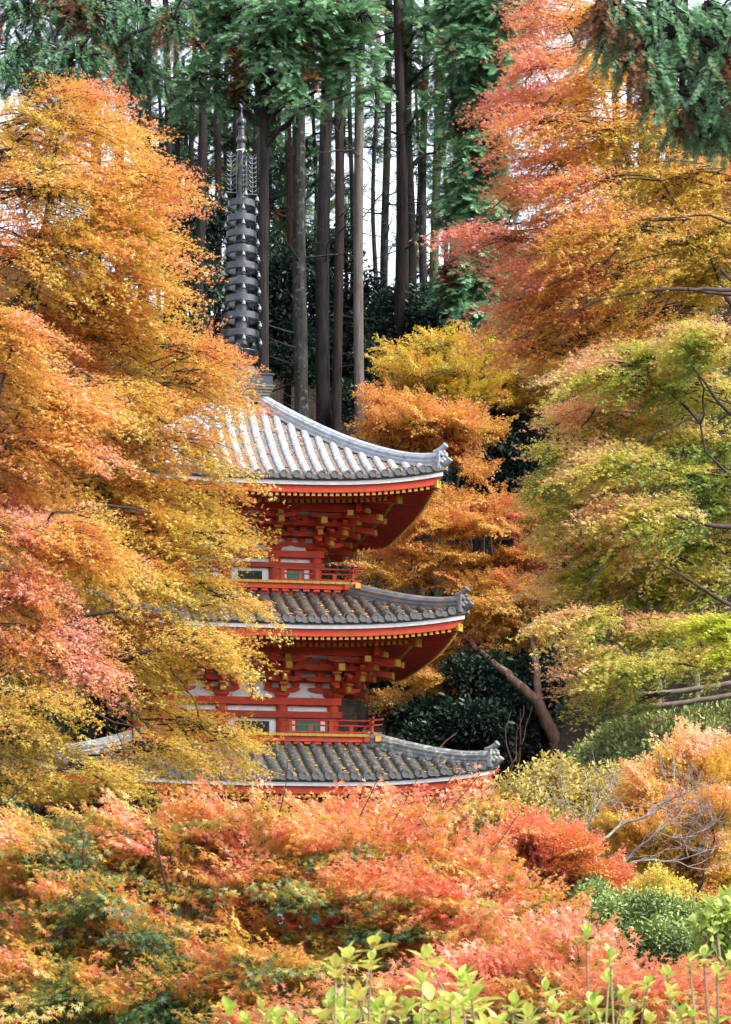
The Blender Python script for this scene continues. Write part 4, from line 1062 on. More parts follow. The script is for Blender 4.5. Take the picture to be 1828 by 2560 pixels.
hinoki('tall green cypress column left of the red tipped maple', 1215, 79, [(1170, 20, 90, 60), (1260, 20, 100, 60), (1190, 110, 90, 60), (1270, 110, 80, 60), (1190, 200, 80, 60), (1240, 240, 80, 55), (1170, 300, 70, 55), (1200, 380, 80, 55), (1160, 440, 50, 45), (1180, 500, 80, 50), (1240, 480, 70, 50), (1150, 560, 40, 30), (1200, 620, 90, 50), (1190, 700, 100, 50), (1240, 760, 90, 45), (1180, 790, 60, 35), (1150, 720, 50, 40)], 1900, .72, 43, brown=.07, tone=.30, light=1.45)
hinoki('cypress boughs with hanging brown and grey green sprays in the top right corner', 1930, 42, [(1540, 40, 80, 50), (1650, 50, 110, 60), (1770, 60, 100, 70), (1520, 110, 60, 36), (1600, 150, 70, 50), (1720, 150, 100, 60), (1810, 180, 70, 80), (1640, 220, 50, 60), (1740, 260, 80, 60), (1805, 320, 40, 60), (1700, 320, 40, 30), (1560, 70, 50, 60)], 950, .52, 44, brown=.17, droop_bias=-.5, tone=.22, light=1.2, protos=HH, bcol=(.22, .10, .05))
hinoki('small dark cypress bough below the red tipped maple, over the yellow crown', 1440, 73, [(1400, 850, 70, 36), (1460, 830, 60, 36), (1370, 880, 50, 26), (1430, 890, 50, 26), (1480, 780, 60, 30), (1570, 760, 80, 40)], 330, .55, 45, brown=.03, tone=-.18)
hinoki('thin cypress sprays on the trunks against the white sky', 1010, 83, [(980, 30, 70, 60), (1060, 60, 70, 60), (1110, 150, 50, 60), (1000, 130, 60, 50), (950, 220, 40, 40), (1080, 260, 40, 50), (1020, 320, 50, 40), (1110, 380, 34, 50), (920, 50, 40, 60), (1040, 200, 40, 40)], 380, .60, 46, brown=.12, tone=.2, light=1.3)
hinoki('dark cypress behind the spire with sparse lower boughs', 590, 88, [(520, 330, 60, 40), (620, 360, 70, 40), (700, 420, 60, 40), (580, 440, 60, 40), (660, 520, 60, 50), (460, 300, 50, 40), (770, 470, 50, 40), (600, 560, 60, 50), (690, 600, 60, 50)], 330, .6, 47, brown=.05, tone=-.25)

hinoki('distant mid green cypress filling the gaps left of the spire', 440, 97, [(360, 300, 60, 60), (420, 380, 60, 60), (350, 450, 60, 60), (470, 300, 60, 60), (500, 420, 60, 60), (440, 520, 60, 60), (560, 300, 50, 50), (380, 220, 60, 50), (480, 220, 60, 40)], 330, .85, 48, brown=.04, tone=.0)
hinoki('distant mid green cypress filling the gaps between the spire and the pale trunk', 720, 98, [(610, 320, 60, 50), (680, 380, 60, 60), (640, 470, 60, 60), (720, 520, 60, 60), (770, 380, 50, 60), (790, 600, 50, 60), (700, 640, 60, 60), (850, 480, 40, 70), (860, 320, 40, 50), (620, 620, 50, 50), (600, 420, 40, 60)], 400, .85, 49, brown=.03, tone=.0)
hinoki('distant thin cypress with white sky showing through, right of the pale trunk', 1020, 99, [(940, 320, 40, 70), (1040, 420, 40, 60), (1010, 600, 50, 40), (1110, 520, 40, 60), (1060, 680, 50, 40)], 90, .85, 50, brown=.05, tone=.05)
hinoki('distant cypress behind the bright gap at the upper right', 1640, 95, [(1500, 360, 60, 60), (1680, 340, 60, 60), (1740, 400, 60, 50), (1540, 440, 40, 40)], 130, .85, 51, brown=.05, tone=.0)

# ------------------------------------------------------------------ shrubs
def shrub(name, label, cat, px, Y, blobs, n, L, leaf, leaf_size, per, pal, tf, seed, mat_='leaf', up=.5, group=None, base_dz=0.0, stems=6, stem_mat='stem', flat=.6, power=3.2, back=.5, stemr=.02, topf=0.35):
    rng = np.random.default_rng(seed); bs = np.array(gbase(px, Y, base_dz)); root = tag(empty(name, bs), label, cat, group)
    bl = [(b[0], b[1], b[2], b[3], (b[4] if len(b) > 4 else Y + rng.uniform(-.05, .05) * Y * .2)) for b in blobs]
    protos = [proto_tuft(leaf, leaf_size / L, per, rng, up, flat) for _ in range(5)]
    P, Cc, D, Rh, I = blob_points(bl, n, rng, back, power)
    zax = unit(D * .7 + np.array([0, 0, .7]) + rng.normal(0, .25, D.shape)); xa = rng.normal(size=D.shape); y = unit(np.cross(zax, xa)); x = np.cross(y, zax)
    Mx = np.stack([x, y, zax], 2); sc = L * rng.uniform(.7, 1.3, len(P)); sj = rng.normal(0, .09, len(P))
    def colour(c, idx):
        c = c + bs; t = tf(c, Rh[idx], D[idx, 2]) + sj[idx] + rng.normal(0, .08, len(c)); return np.clip(pal(t) * rng.uniform(.8, 1.22, (len(c), 1)), 0, .9)
    assemble('foliage', protos, P - bs, Mx, sc, colour, M[mat_], root, rng)
    T = Tubes()
    for i in range(len(bl)):
        b = bl[i]; c = at(b[0], b[1], b[4]) - bs; s0 = np.array([rng.normal(0, .12), rng.normal(0, .12), -.2])
        T.add(curve(s0, c, 7, 0, .04, rng), np.linspace(stemr * 1.4, stemr * .6, 7), 5)
        for j in np.where(I == i)[0][::3]:
            T.add(curve(c, P[j] - bs, 4, .02, .06, rng), np.linspace(stemr * .5, stemr * .15, 4), 3)
    T.build('stems', M[stem_mat], root)
    return root

OV, BL = leaf_oval(), leaf_blade()
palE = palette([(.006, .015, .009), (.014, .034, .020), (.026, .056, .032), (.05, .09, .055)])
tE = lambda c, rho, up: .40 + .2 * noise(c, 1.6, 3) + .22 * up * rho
ev = 'dark evergreen shrubs under the cedars'
for i, (px, Y, bl, n, lab) in enumerate([
    (1040, 83, [(960, 800, 60, 40), (1030, 770, 90, 40), (1110, 790, 80, 45), (990, 850, 80, 40), (1070, 850, 90, 40), (1130, 870, 60, 40)], 420, 'dark glossy evergreen thicket at the foot of the trunks right of the pale trunk'),
    (690, 82, [(620, 680, 60, 60), (690, 700, 60, 60), (640, 780, 60, 60), (710, 800, 60, 60), (660, 880, 70, 60), (740, 900, 60, 60), (590, 740, 40, 60)], 420, 'dark evergreen thicket between the spire rings and the lichen trunk'),
    (840, 84, [(800, 700, 50, 60), (860, 640, 40, 60), (830, 780, 60, 60), (860, 850, 60, 60), (820, 900, 60, 50), (880, 930, 60, 50), (920, 760, 40, 60), (770, 640, 30, 50)], 400, 'dark evergreen thicket between the lichen trunk and the pale trunk'),
    (950, 80, [(930, 900, 50, 40), (960, 960, 60, 40), (900, 1010, 60, 40), (990, 930, 50, 30)], 180, 'low dark evergreen bush behind the slope of the top roof'),
    (1090, 71.5, [(1060, 1660, 80, 40), (1000, 1700, 70, 40), (1120, 1720, 80, 40), (1060, 1760, 80, 36), (1000, 1790, 60, 30), (1130, 1790, 70, 32), (950, 1680, 40, 40), (1200, 1690, 80, 50, 66.6), (1275, 1690, 60, 50, 67), (1250, 1780, 70, 44, 66.4), (1320, 1830, 50, 34, 66.2), (1280, 1860, 50, 30, 65.9), (1440, 1820, 40, 36, 66), (1440, 1760, 40, 40, 66.6), (1390, 1700, 40, 50, 67)], 760, 'dark evergreen bush beyond the middle balcony rail'),
    (1180, 66, [(1090, 1800, 80, 36), (1170, 1810, 70, 36), (1130, 1860, 70, 30), (1060, 1850, 40, 30)], 300, 'dark evergreen bush above the upturned corner of the lowest roof'),
    (1450, 68.5, [(1400, 1640, 60, 50), (1450, 1690, 60, 40), (1480, 1760, 40, 34), (1420, 1580, 50, 50)], 240, 'dark evergreen bush behind the yellow green maple, right of the leaning trunk'),
    (1250, 73, [(1220, 1120, 80, 50), (1290, 1180, 70, 50), (1200, 1220, 70, 40), (1270, 1060, 70, 40)], 240, 'dark evergreen bush in the shadowy gap right of the top roof corner'),
    (1400, 75, [(1350, 1060, 60, 60), (1380, 1160, 60, 60), (1300, 1330, 60, 60), (1360, 1390, 60, 60), (1420, 1000, 50, 40), (1340, 1490, 60, 60)], 280, 'dark evergreen bush between the orange maples and the yellow green maple'),
    (960, 77, [(1000, 1230, 60, 40), (1060, 1200, 60, 40), (950, 1500, 60, 30), (900, 1590, 50, 40), (880, 1480, 40, 40)], 200, 'dark evergreen bush half hidden behind the right end of the middle tier'),
    (430, 80, [(330, 520, 80, 60), (430, 560, 80, 60), (480, 640, 60, 60), (400, 640, 80, 60), (500, 730, 60, 60), (530, 560, 50, 60)], 330, 'dark evergreen thicket behind the orange crown, left of the spire'),
    (90, 70, [(30, 1720, 60, 50), (120, 1700, 70, 40), (170, 1760, 60, 40), (90, 1790, 60, 40), (40, 1640, 60, 40)], 240, 'dark evergreen bush at the left, behind the drooping gold leaves'),
    ]):
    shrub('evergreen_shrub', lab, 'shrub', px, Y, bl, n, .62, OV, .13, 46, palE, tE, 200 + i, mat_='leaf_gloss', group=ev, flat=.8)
shrub('bamboo_grass', 'green bamboo grass clump with long leaves behind the left end of the lowest roof', 'plant', 240, 66.5, [(230, 1820, 46, 26), (290, 1810, 50, 34), (270, 1770, 40, 26), (320, 1840, 34, 20), (200, 1850, 30, 16)], 120, .75, leaf_blade(.075), .30, 34, palette([(.02, .055, .035), (.05, .13, .08), (.09, .19, .12)]), lambda c, r, u: .5 + .2 * u, 231, mat_='leaf_gloss', up=.6)
shrub('brush', 'dry brownish brush beside the bamboo grass at the left', 'plant', 215, 68, [(200, 1770, 40, 40), (240, 1740, 40, 40), (180, 1820, 34, 40)], 70, .8, leaf_blade(.02), .35, 30, palette([(.07, .055, .04), (.14, .11, .08), (.20, .17, .12)]), lambda c, r, u: .5, 232, up=.7)

# right hand garden shrubs, from the nearest dome back to the bank
rs = np.random.default_rng(251)
RB = [(1240, 2130, 70, 24), (1330, 2100, 90, 26), (1420, 2120, 80, 26), (1180, 2170, 90, 24), (1290, 2165, 100, 26), (1390, 2170, 100, 26), (1470, 2180, 70, 24), (1120, 2200, 80, 22), (1230, 2210, 90, 24), (1340, 2210, 90, 24), (1440, 2220, 80, 22), (1560, 2235, 50, 20), (1510, 2215, 50, 18), (1320, 2075, 60, 16)]
RB = [(a, b, c, d, 31 + (2150 - b) / 80 * -.35 + rs.uniform(-.25, .25), .55) for a, b, c, d in RB]
maple('red_shrub', 'low spreading bright red shrub in front of the bare grey branches', 'shrub', gbase(1340, 31), .5, RB, 620, .42, .026, LS, palette([(.55, .24, .05), (.70, .28, .07), (.74, .25, .10), (.76, .22, .12), (.80, .31, .20)]), lambda c, h, rho, up: .45 + .2 * noise(c, .8, 2) + .25 * up * rho + .2 * (h - .5), rs, trunk_r=.05, droop=.06, rise=.16, step=.10, limb_r=.012, show_twig=.004, jit=.12)
shrub('yellow_shrub', 'pale yellow leaved shrub right of the lowest roof corner', 'shrub', 1380, 40, [(1390, 1920, 60, 26), (1330, 1960, 90, 36), (1430, 1960, 80, 30), (1270, 2000, 80, 34), (1370, 2010, 110, 40), (1480, 1990, 70, 34), (1520, 1950, 70, 24), (1590, 1940, 60, 18), (1230, 2040, 70, 30), (1320, 2060, 110, 40), (1440, 2070, 100, 40), (1560, 2010, 60, 34), (1540, 2090, 70, 40), (1640, 2060, 60, 50), (1200, 2080, 50, 30)], 560, .34, OV, .062, 26, palette([(.22, .17, .05), (.45, .34, .06), (.62, .50, .12), (.72, .62, .26)]), lambda c, r, u: .42 + .22 * noise(c, .8, 2) + .3 * u * r, 252, stem_mat='twig_grey', stemr=.014)
OB = [(1700, 1880, 60, 36), (1770, 1850, 70, 40), (1640, 1940, 70, 36), (1740, 1930, 90, 45), (1810, 1920, 50, 60), (1590, 1990, 70, 36), (1690, 2000, 100, 45), (1790, 2010, 70, 50), (1560, 2040, 60, 34), (1650, 2060, 100, 44), (1760, 2090, 90, 45), (1590, 2110, 70, 34), (1700, 2150, 100, 40), (1800, 2160, 60, 44), (1620, 2180, 70, 30), (1760, 2220, 80, 34), (1680, 1840, 24, 30), (1720, 1820, 20, 34), (1600, 1930, 24, 24)]
OB = [(a, b + (46 if b < 1900 else 22), c, d * .8, 34 + rs.uniform(-.7, .7), .7) for a, b, c, d in OB]
maple('orange_shrub', 'big orange and salmon shrub with upright tips at the right edge', 'shrub', gbase(1740, 34), .5, OB, 1300, .42, .028, LS, palette([(.55, .42, .05), (.70, .48, .07), (.74, .42, .10), (.76, .40, .17), (.80, .52, .34)]), lambda c, h, rho, up: .22 + .40 * h + .2 * noise(c, .9, 2) + .2 * up * rho, rs, trunk_r=.05, droop=.02, rise=.55, step=.10, limb_r=.012, show_twig=.004, jit=.12)
shrub('yellow_shrub', 'small vivid yellow bush tucked beside the green bush', 'shrub', 1650, 28.5, [(1650, 2200, 40, 26), (1620, 2230, 40, 24), (1690, 2235, 44, 26), (1650, 2260, 60, 30)], 100, .20, LS, .024, 50, palette([(.40, .30, .04), (.62, .48, .07), (.70, .56, .12)]), lambda c, r, u: .5 + .3 * u * r, 254)
shrub('green_shrub', 'dense green leafy bush at the lower right behind the lime shoots', 'shrub', 1560, 23, [(1480, 2240, 36, 34), (1520, 2290, 70, 36), (1620, 2270, 80, 34), (1700, 2300, 70, 36), (1460, 2330, 60, 36), (1560, 2340, 90, 40), (1660, 2350, 90, 40), (1760, 2380, 70, 50), (1500, 2400, 80, 36), (1600, 2420, 100, 40), (1710, 2440, 90, 40), (1800, 2450, 50, 50), (1800, 2330, 40, 30), (1520, 2470, 70, 40)], 1250, .18, leaf_oval(.2), .032, 34, palette([(.06, .09, .02), (.14, .21, .05), (.25, .34, .09), (.38, .46, .18)]), lambda c, r, u: .36 + .2 * noise(c, .6, 2) + .34 * u * r, 255, mat_='leaf_gloss')
shrub('green_shrub', 'low dark green bush under the foreground maple at the bottom left', 'shrub', 60, 22, [(30, 2330, 90, 60), (130, 2400, 100, 60), (30, 2480, 90, 60), (200, 2480, 100, 60), (330, 2520, 100, 50), (450, 2540, 90, 40), (30, 2200, 50, 40)], 330, .3, OV, .06, 34, palette([(.012, .035, .018), (.03, .08, .04), (.07, .13, .06)]), lambda c, r, u: .4 + .2 * u, 256, mat_='leaf_gloss')
shrub('fern_bush', 'light green broad leaved bush at the right edge below the orange shrub', 'shrub', 1800, 20, [(1790, 2290, 34, 26), (1815, 2320, 30, 26), (1770, 2320, 26, 18), (1820, 2270, 20, 20), (1790, 2390, 40, 30), (1820, 2440, 30, 30), (1760, 2450, 30, 26)], 84, .16, leaf_oval(.26), .075, 16, palette([(.20, .30, .05), (.38, .48, .10), (.52, .58, .16)]), lambda c, r, u: .5 + .2 * u, 257)

# bare shrub with pale grey twigs
def bare_shrub():
    rng = np.random.default_rng(91); Y = 32.5; bs = np.array(gbase(1520, Y)); root = tag(empty('bare_shrub', bs), 'leafless shrub with twisted pale grey branches between the red and orange shrubs', 'shrub')
    def grow(mb, p, d, L, r, depth):
        n = 5; pts = [p]
        for i in range(n):
            d = unit(d + rng.normal(0, .22, 3) + np.array([0, 0, .05])); pts.append(pts[-1] + d * L / n)
        pts = np.array(pts); mb.add(pts - bs, np.linspace(r, r * .62, n + 1), 6 if depth < 2 else 4)
        if depth < 5:
            for j in range(3 if depth < 3 else 2):
                q = pts[rng.integers(2, n + 1)]; d2 = unit(d + rng.normal(0, .55, 3)); grow(mb, q, d2, L * rng.uniform(.6, .9), r * .55, depth + 1)
    main = [([(1480, 2240), (1468, 2120), (1463, 2080)], .017, [(-.5, .1, .8), (.1, -.2, 1), (.45, .2, .8), (-.1, .3, 1)]), ([(1490, 2250), (1490, 2110), (1560, 2060), (1620, 2040)], .020, [(.6, .1, .7), (.8, -.2, .25), (.3, .2, .9)]),
            ([(1500, 2260), (1560, 2150), (1640, 2080)], .016, [(.9, 0, .3), (.7, .2, .7), (.9, -.2, -.05)]), ([(1510, 2200), (1590, 2150), (1680, 2150)], .014, [(.9, .1, .15), (.9, -.2, -.15), (.8, 0, .4)])]
    for path, r, dirs in main:
        mb = Tubes(); pts = [bs + np.array([rng.normal(0, .05), rng.normal(0, .05), -.1])] + [at(a, b, Y + rng.uniform(-.3, .3)) for a, b in path]; pts = np.array(pts)
        t = np.linspace(0, 1, len(pts)); t2 = np.linspace(0, 1, 14); Q = np.stack([np.interp(t2, t, pts[:, i]) for i in range(3)], 1) + rng.normal(0, .012, (14, 3))
        mb.add(Q - bs, np.linspace(r * 1.3, r * .75, 14), 7)
        for d in dirs: grow(mb, Q[-1], unit(np.array(d, float)), .50, r * .62, 1)
        grow(mb, Q[9], unit(np.array(dirs[0], float)), .36, r * .5, 2)
        mb.build('branch', M['twig_grey'], root)
bare_shrub()

# ------------------------------------------------------------------ foreground maple shrubs
R3 = np.random.default_rng(53)
YF = 16.5
Fb = [(80, 2080, 110, 40), (230, 2040, 130, 36), (330, 1990, 90, 30), (430, 2010, 140, 40), (560, 1970, 110, 30), (640, 2010, 130, 40), (800, 1980, 120, 36), (900, 2020, 130, 40), (1010, 1990, 100, 40), (1090, 1950, 70, 30), (1060, 2060, 120, 44), (150, 2130, 150, 44), (350, 2090, 170, 44), (560, 2080, 150, 44), (760, 2080, 150, 44), (930, 2110, 150, 44), (1130, 2120, 110, 44),
      (60, 2200, 120, 40), (230, 2210, 140, 38), (430, 2170, 140, 40), (640, 2170, 150, 40), (850, 2190, 150, 40), (1050, 2200, 150, 44), (1230, 2190, 110, 40), (1330, 2240, 100, 40), (120, 2300, 150, 40), (330, 2290, 140, 36), (560, 2270, 150, 38), (760, 2290, 150, 36), (960, 2280, 150, 40), (1160, 2280, 130, 40), (1280, 2320, 100, 40), (80, 2400, 150, 44), (280, 2380, 150, 44), (480, 2370, 140, 40), (680, 2370, 130, 40), (880, 2380, 130, 40), (1080, 2370, 130, 40), (150, 2490, 150, 44), (380, 2460, 140, 44), (580, 2460, 120, 40)]
Fb = [(a, b + (92 if b < 2070 else 45), c, d * 1.02) for a, b, c, d in Fb if not (b > 2450)] + [(150, 2500, 150, 40), (380, 2500, 140, 40), (580, 2490, 120, 36), (700, 2520, 120, 36), (850, 2490, 120, 36), (640, 2560, 150, 30)]
Fb += [(1050, 2050, 50, 20), (1130, 2030, 44, 20), (1185, 2000, 30, 20), (930, 2050, 50, 16), (820, 2045, 40, 14), (720, 2050, 40, 14), (590, 2045, 40, 14), (330, 2045, 40, 14), (430, 2050, 30, 12), (1010, 2010, 22, 12), (880, 2005, 18, 10), (660, 2010, 16, 9), (1150, 1985, 20, 12), (510, 2015, 16, 9), (50, 2075, 90, 26), (200, 2060, 80, 20), (120, 2110, 100, 26)]
Fb = [(a, b, c, d, YF + (2200 - b) / 300 * 1.2 + R3.uniform(-.5, .5), .55) for a, b, c, d in Fb]
palF = palette([(.055, .11, .03), (.15, .21, .045), (.38, .31, .05), (.62, .37, .06), (.70, .32, .075), (.72, .28, .11), (.76, .36, .22), (.70, .15, .07)])
def tF(c, h, rho, up):
    px = CX + c[:, 0] / c[:, 1] * F
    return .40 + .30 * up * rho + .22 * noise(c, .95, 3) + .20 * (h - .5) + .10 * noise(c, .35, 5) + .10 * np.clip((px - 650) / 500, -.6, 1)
limbsF = [([at(1010, 2600, YF), at(880, 2520, YF - .3), at(800, 2440, YF - .4), at(700, 2420, YF - .4)], .05, .02), ([at(660, 2425, YF - .3), at(600, 2405, YF - .4), at(530, 2415, YF - .4), at(430, 2400, YF - .4)], .035, .015),
          ([at(620, 2310, YF - .3), at(632, 2275, YF - .4), at(690, 2245, YF - .4)], .026, .010), ([at(500, 2270, YF - .3), at(500, 2240, YF - .3), at(560, 2210, YF - .3)], .02, .006), ([at(60, 2330, YF - .3), at(180, 2350, YF - .3), at(260, 2375, YF - .3)], .016, .008), ([at(235, 2270, YF - .3), at(208, 2150, YF - .4), at(210, 2090, YF - .4), at(185, 2050, YF - .4)], .009, .003), ([at(420, 2230, YF - .3), at(400, 2150, YF - .4), at(390, 2070, YF - .4)], .009, .003), ([at(900, 2200, YF), at(930, 2160, YF - .3), at(960, 2150, YF - .3)], .018, .006)]
for (a, b, c, d) in ((980, 2060, 1070, 1890), (1040, 2050, 1160, 1900), (900, 2040, 960, 1900), (1100, 2050, 1210, 1920), (700, 2030, 720, 1900), (560, 2040, 545, 1930), (20, 2000, 90, 1930), (1180, 2190, 1300, 2030), (930, 2420, 1130, 2080)):
    limbsF.append(([at(a, b, YF + .2), at((a + c) / 2 + 5, (b + d) / 2, YF + .15), at(c, d, YF + .1)], .0040, .0018))
maple('maple_shrub', 'salmon and green maple in the foreground below the pagoda, with dark crooked limbs', 'tree', gbase(1060, YF + .5), .15, Fb, 1500, .38, .036, L5, palF, tF, R3, trunk_r=.06, extra_limbs=limbsF, droop=.10, rise=.12, step=.13, back=.45, roll=.35, jit=.15, limb_r=.010, show_twig=.0035, nproto=8, wide=.5)
Fc = [(1180, 2440, 120, 34), (1330, 2430, 110, 34), (1420, 2360, 80, 34), (1460, 2440, 100, 36), (1250, 2500, 140, 40), (1400, 2510, 140, 40), (1560, 2480, 110, 36), (1680, 2490, 110, 40), (1790, 2500, 80, 40), (1560, 2540, 150, 30), (1760, 2550, 100, 30), (1080, 2480, 100, 36)]
Fc = [(a, b, c, d, 13.0 + R3.uniform(-.5, .5), .5) for a, b, c, d in Fc]
maple('maple_shrub', 'low coral red maple along the bottom right behind the lime shoots', 'tree', gbase(1400, 13.2), .1, Fc, 420, .30, .036, L5, palette([(.10, .17, .04), (.40, .30, .05), (.66, .32, .08), (.70, .25, .11), (.72, .28, .17), (.68, .19, .11)]), lambda c, h, rho, up: .52 + .2 * noise(c, .6, 4) + .25 * up * rho, R3, trunk_r=.03, droop=.10, rise=.18, step=.14, jit=.12, limb_r=.009, show_twig=.004, nproto=6, wide=.5)

# ------------------------------------------------------------------ lime hydrangea shoots at the bottom
def hyd_leaf(rng, L, W_):
    nu, nv = 7, 2; V = []; curl = rng.uniform(.1, .5); fold = rng.uniform(.15, .5)
    for i in range(nu + 1):
        t = i / nu; w = W_ * (math.sin(math.pi * min(1, t * .92 + .06)) ** .8) * (1 - .25 * t)
        for j in range(-nv, nv + 1):
            s_ = j / nv; V.append((s_ * w, L * t * (1 - .12 * curl * t), abs(s_) * w * fold - curl * L * t * t * .45 + .012 * L * math.sin(t * 22) * abs(s_)))
    n1 = 2 * nv + 1
    return np.array(V), np.array([(i * n1 + j, i * n1 + j + 1, (i + 1) * n1 + j + 1, (i + 1) * n1 + j) for i in range(nu) for j in range(n1 - 1)])
palH = palette([(.13, .24, .04), (.28, .42, .055), (.42, .54, .08), (.56, .62, .15), (.60, .50, .09), (.45, .27, .10)])
def hydrangea(label, Y, shoots, seed, base_px, k=1.65, ty=0.0, more=8):
    rng = np.random.default_rng(seed); bs = np.array(gbase(base_px, Y)); root = tag(empty('hydrangea', bs), label, 'shrub', None)
    ex = np.random.default_rng(seed + 7); xs_ = [q[0] for q in shoots]
    shoots = list(shoots) + [(ex.uniform(min(xs_) - 10, max(xs_) + 10), ex.uniform(2480, 2560), ex.uniform(28, 42)) for _ in range(more)]
    for (px, py, s_) in shoots:
        yy = Y + rng.uniform(-.5, .5); tip = at(px, py + s_ * .45, yy); u = s_ / F * yy
        foot = np.array([tip[0] + rng.normal(0, .30), yy + rng.normal(0, .25), float(ground(tip[0], yy)) - .05])
        sp = curve(foot, tip, 9, 0, .006, rng); T = Tubes(); T.add(sp - bs, np.linspace(.0038, .0026, 9), 6)
        st = T.build('stem', M['stem' if rng.uniform() < .55 else 'stem_green'], root)
        Vs = []; Qs = []; Cs = []; off = 0
        npair = 4; a0 = rng.uniform(0, 6.28); yellow = rng.uniform(-.1, .25)
        ax = unit(sp[-1] - sp[-2])
        for pr in range(npair + (1 if rng.uniform() < .6 else 0)):
            for q in (0, 1):
                if rng.uniform() < .12: continue
                L = k * u * (1.0 - .16 * min(pr, 3)) * rng.uniform(.7, 1.15) * (.75 if pr == 3 else (.62 if pr == 4 else 1)); V, Q = hyd_leaf(rng, L, L * rng.uniform(.26, .36))
                az = a0 + pr * 1.57 + q * 3.14 + rng.normal(0, .25); el = (.34 + .34 * pr if pr < 3 else (.75 if pr == 3 else -.30)) + rng.normal(0, .16)
                f = np.array([math.cos(az) * math.cos(el), math.sin(az) * math.cos(el), math.sin(el)]); n_ = np.array([-math.cos(az) * math.sin(el), -math.sin(az) * math.sin(el), math.cos(el)]); sd_ = np.cross(f, n_)
                h = (-.30 * u * (2 - min(pr, 2)) if pr < 3 else (-.45 * u if pr == 3 else -.95 * u))
                Vw = V[:, :1] * sd_ + V[:, 1:2] * f + V[:, 2:] * n_ + tip + ax * h - bs
                t = .36 + ty + yellow + rng.normal(0, .10) + (.25 if pr in (0, 3) else 0) + .10 * (V[:, 1] / L) + .20 * noise(Vw, .035, pr) + .16 * (np.abs(V[:, 0]) < 1e-6)
                Vs.append(Vw); Qs.append(Q + off); off += len(V); Cs.append(np.clip(palH(t) * rng.uniform(.9, 1.1), 0, .9))
        mesh_np('leaf_rosette', np.concatenate(Vs), np.concatenate(Qs), M['leaf_hyd'], root, np.concatenate(Cs), smooth=True)
K = 1828 / 1624
def sc_(l): return [(a * K, b * K, c * K) for a, b, c in l]
hydrangea('lime hydrangea with three small yellowing shoots left of the tall cluster', 6.6, sc_([(512, 2225, 34), (592, 2250, 30), (545, 2256, 26), (650, 2256, 30), (618, 2262, 28)]), 301, 640, more=2)
hydrangea('tallest lime hydrangea shoots in the bottom centre', 6.2, sc_([(830, 2075, 38), (745, 2130, 42), (770, 2105, 36), (825, 2118, 36), (792, 2182, 40), (730, 2205, 44), (870, 2205, 34), (712, 2245, 34), (815, 2240, 30), (948, 2108, 42), (760, 2250, 36), (850, 2250, 32)]), 302, 900)
hydrangea('bushy lime hydrangea shoots just right of the tallest ones', 6.0, sc_([(938, 2165, 36), (1022, 2150, 40), (955, 2200, 44), (1000, 2195, 42), (1045, 2185, 46), (985, 2225, 40), (1060, 2225, 44), (1100, 2252, 42), (905, 2228, 36), (930, 2250, 40), (1015, 2250, 44), (1080, 2262, 40), (960, 2258, 38)]), 303, 1130)
hydrangea('sparse lime hydrangea stems near the lower right, leaves wide apart', 6.3, sc_([(1142, 2215, 34), (1212, 2185, 30), (1228, 2228, 30), (1292, 2235, 32), (1303, 2060, 30), (1355, 2112, 34), (1385, 2195, 34), (1330, 2245, 34), (1180, 2250, 30), (1262, 2250, 32), (1352, 2160, 26)]), 304, 1400, 1.55, more=3)
hydrangea('lime hydrangea stems in the lower right corner', 6.5, sc_([(1440, 2172, 30), (1482, 2152, 32), (1530, 2118, 28), (1562, 2108, 32), (1592, 2150, 30), (1492, 2192, 34), (1442, 2250, 32), (1540, 2240, 30), (1590, 2245, 34), (1500, 2250, 30), (1400, 2255, 30)]), 305, 1700, 1.55, more=3)

# ------------------------------------------------------------------ log fence on the bank
fr = tag(empty('log_fence', gbase(1700, 47)), 'weathered log fence on top of the ivy covered bank', 'fence'); fo = np.array(fr.location)
pxs = [1560, 1647, 1742, 1838, 1930]; tops = [1702, 1700, 1688, 1672, 1655]
pts_ = []
for px, ty in zip(pxs, tops):
    p = at(px, ty, 47); gz = float(ground(p[0], 47)); b = MB()
    b.tube([(p[0] - fo[0], 47 - fo[1], gz - .3 - fo[2]), (p[0] - fo[0], 47 - fo[1], p[2] - .01 - fo[2]), (p[0] - fo[0], 47 - fo[1], p[2] + .01 - fo[2])], [.062, .058, .045], 10)
    b.build('post', M['log'], fr); pts_.append(p)
for i in range(len(pts_) - 1):
    for dz in (-.23, -.43):
        a, c = pts_[i], pts_[i + 1]; b = MB(); ln_ = curve(a + np.array([.0, -.05, dz]), c + np.array([0, -.05, dz]), 6, -.01, .002)
        b.tube(list(ln_ - fo), .045, 8); b.build('rail', M['log'], fr)

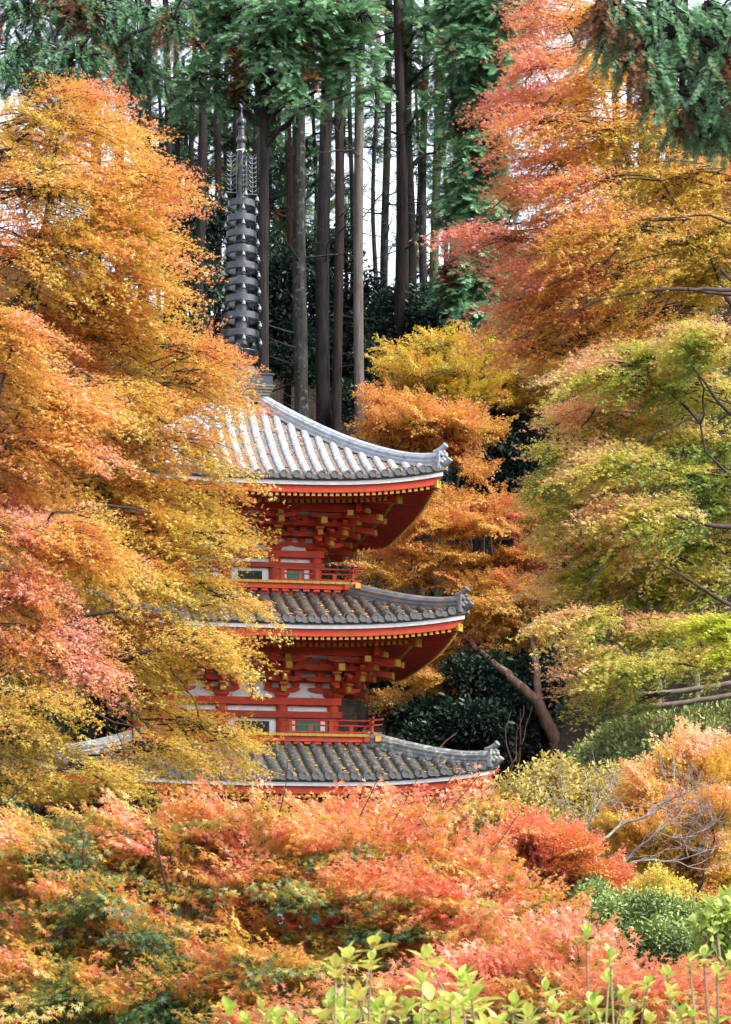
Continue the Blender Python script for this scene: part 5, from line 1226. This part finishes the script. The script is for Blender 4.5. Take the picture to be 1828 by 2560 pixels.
# ivy on the bank and leaf litter on the forest floor
rng = np.random.default_rng(61)
n = 3800; gx = rng.uniform(2.2, 9.5, n); gy = rng.uniform(33, 61, n); gz = ground(gx, gy)
ok = (gz > 1.6) & (gx < gy * .16) & ~((gy > 56) & (gx < 4.4)); gx, gy, gz = gx[ok], gy[ok], gz[ok]; n = len(gx)
protos = [proto_tuft(OV, .19, 30, rng, .9, .4) for _ in range(5)]
ax = unit(rng.normal(size=(n, 3)) * np.array([1, 1, .3])); Mx = frames(ax, np.array([-.25, -.2, 1.0]), .2, rng)
pal_i = palette([(.08, .11, .03), (.15, .20, .06), (.25, .30, .10), (.38, .36, .10), (.42, .28, .16)])
o = assemble('ground_ivy', protos, np.stack([gx, gy, gz + .02], 1), Mx, rng.uniform(.24, .50, n), lambda c, i: pal_i(.36 + .26 * noise(c, 1.8, 5) + rng.normal(0, .15, len(c))) * rng.uniform(.75, 1.25, (len(c), 1)), M['leaf_soft'], None, rng)
tag(o, 'green ivy and low plants covering the bank below the log fence', 'ground cover', kind='stuff')
n = 26000; gx = rng.uniform(-9, 10, n); gy = rng.uniform(40, 92, n); gz = ground(gx, gy)
pr = [make_proto(LS, np.zeros((1, 3)), np.array([[0, 1.0, .1]]), np.array([[0, 0, 1.0]]), np.ones(1))]
Mx = frames(unit(rng.normal(size=(n, 3)) * np.array([1, 1, .25])), np.array([0, -.4, 1.0]), .5, rng)
pal_l = palette([(.06, .035, .02), (.14, .075, .04), (.26, .13, .05), (.42, .20, .05)])
o = assemble('fallen_leaves', pr, np.stack([gx, gy, gz + .02], 1), Mx, rng.uniform(.05, .11, n), lambda c, i: pal_l(rng.uniform(0, 1, len(c)) ** 1.4), M['leaf'], None, rng)
tag(o, 'brown fallen leaves scattered over the forest floor', 'leaf litter', kind='stuff')
# dead stick above the lowest roof corner, bare saplings at its right
b = MB(); p0, p1 = at(1062, 1908, 63.5), at(1142, 1832, 63.5); b.tube(list(curve(p0, p1, 7, .02, .01)), list(np.linspace(.035, .015, 7)), 6)
tag(b.build('dead_stick', M['bark_brown']), 'pale brown dead stick slanting up above the lowest roof ridge', 'branch')
for i, (px, Y, h, lab) in enumerate([(1262, 64.5, 3.2, 'thin bare sapling right beside the lowest roof corner'), (1285, 65.5, 2.8, 'thin bare sapling between the roof corner and the leaning trunk')]):
    bs = np.array(gbase(px, Y)); r_ = tag(empty('sapling', bs), lab, 'plant'); T = Tubes(); rr = np.random.default_rng(400 + i)
    T.add(curve(np.zeros(3) - [0, 0, .2], np.array([.15, 0, h]), 9, 0, .02, rr), np.linspace(.035, .012, 9), 6); T.add(curve(np.array([.03, 0, h * .4]), np.array([.45, .1, h * 1.05]), 8, 0, .03, rr), np.linspace(.022, .008, 8), 5); T.build('stem', M['bark_brown'], r_)
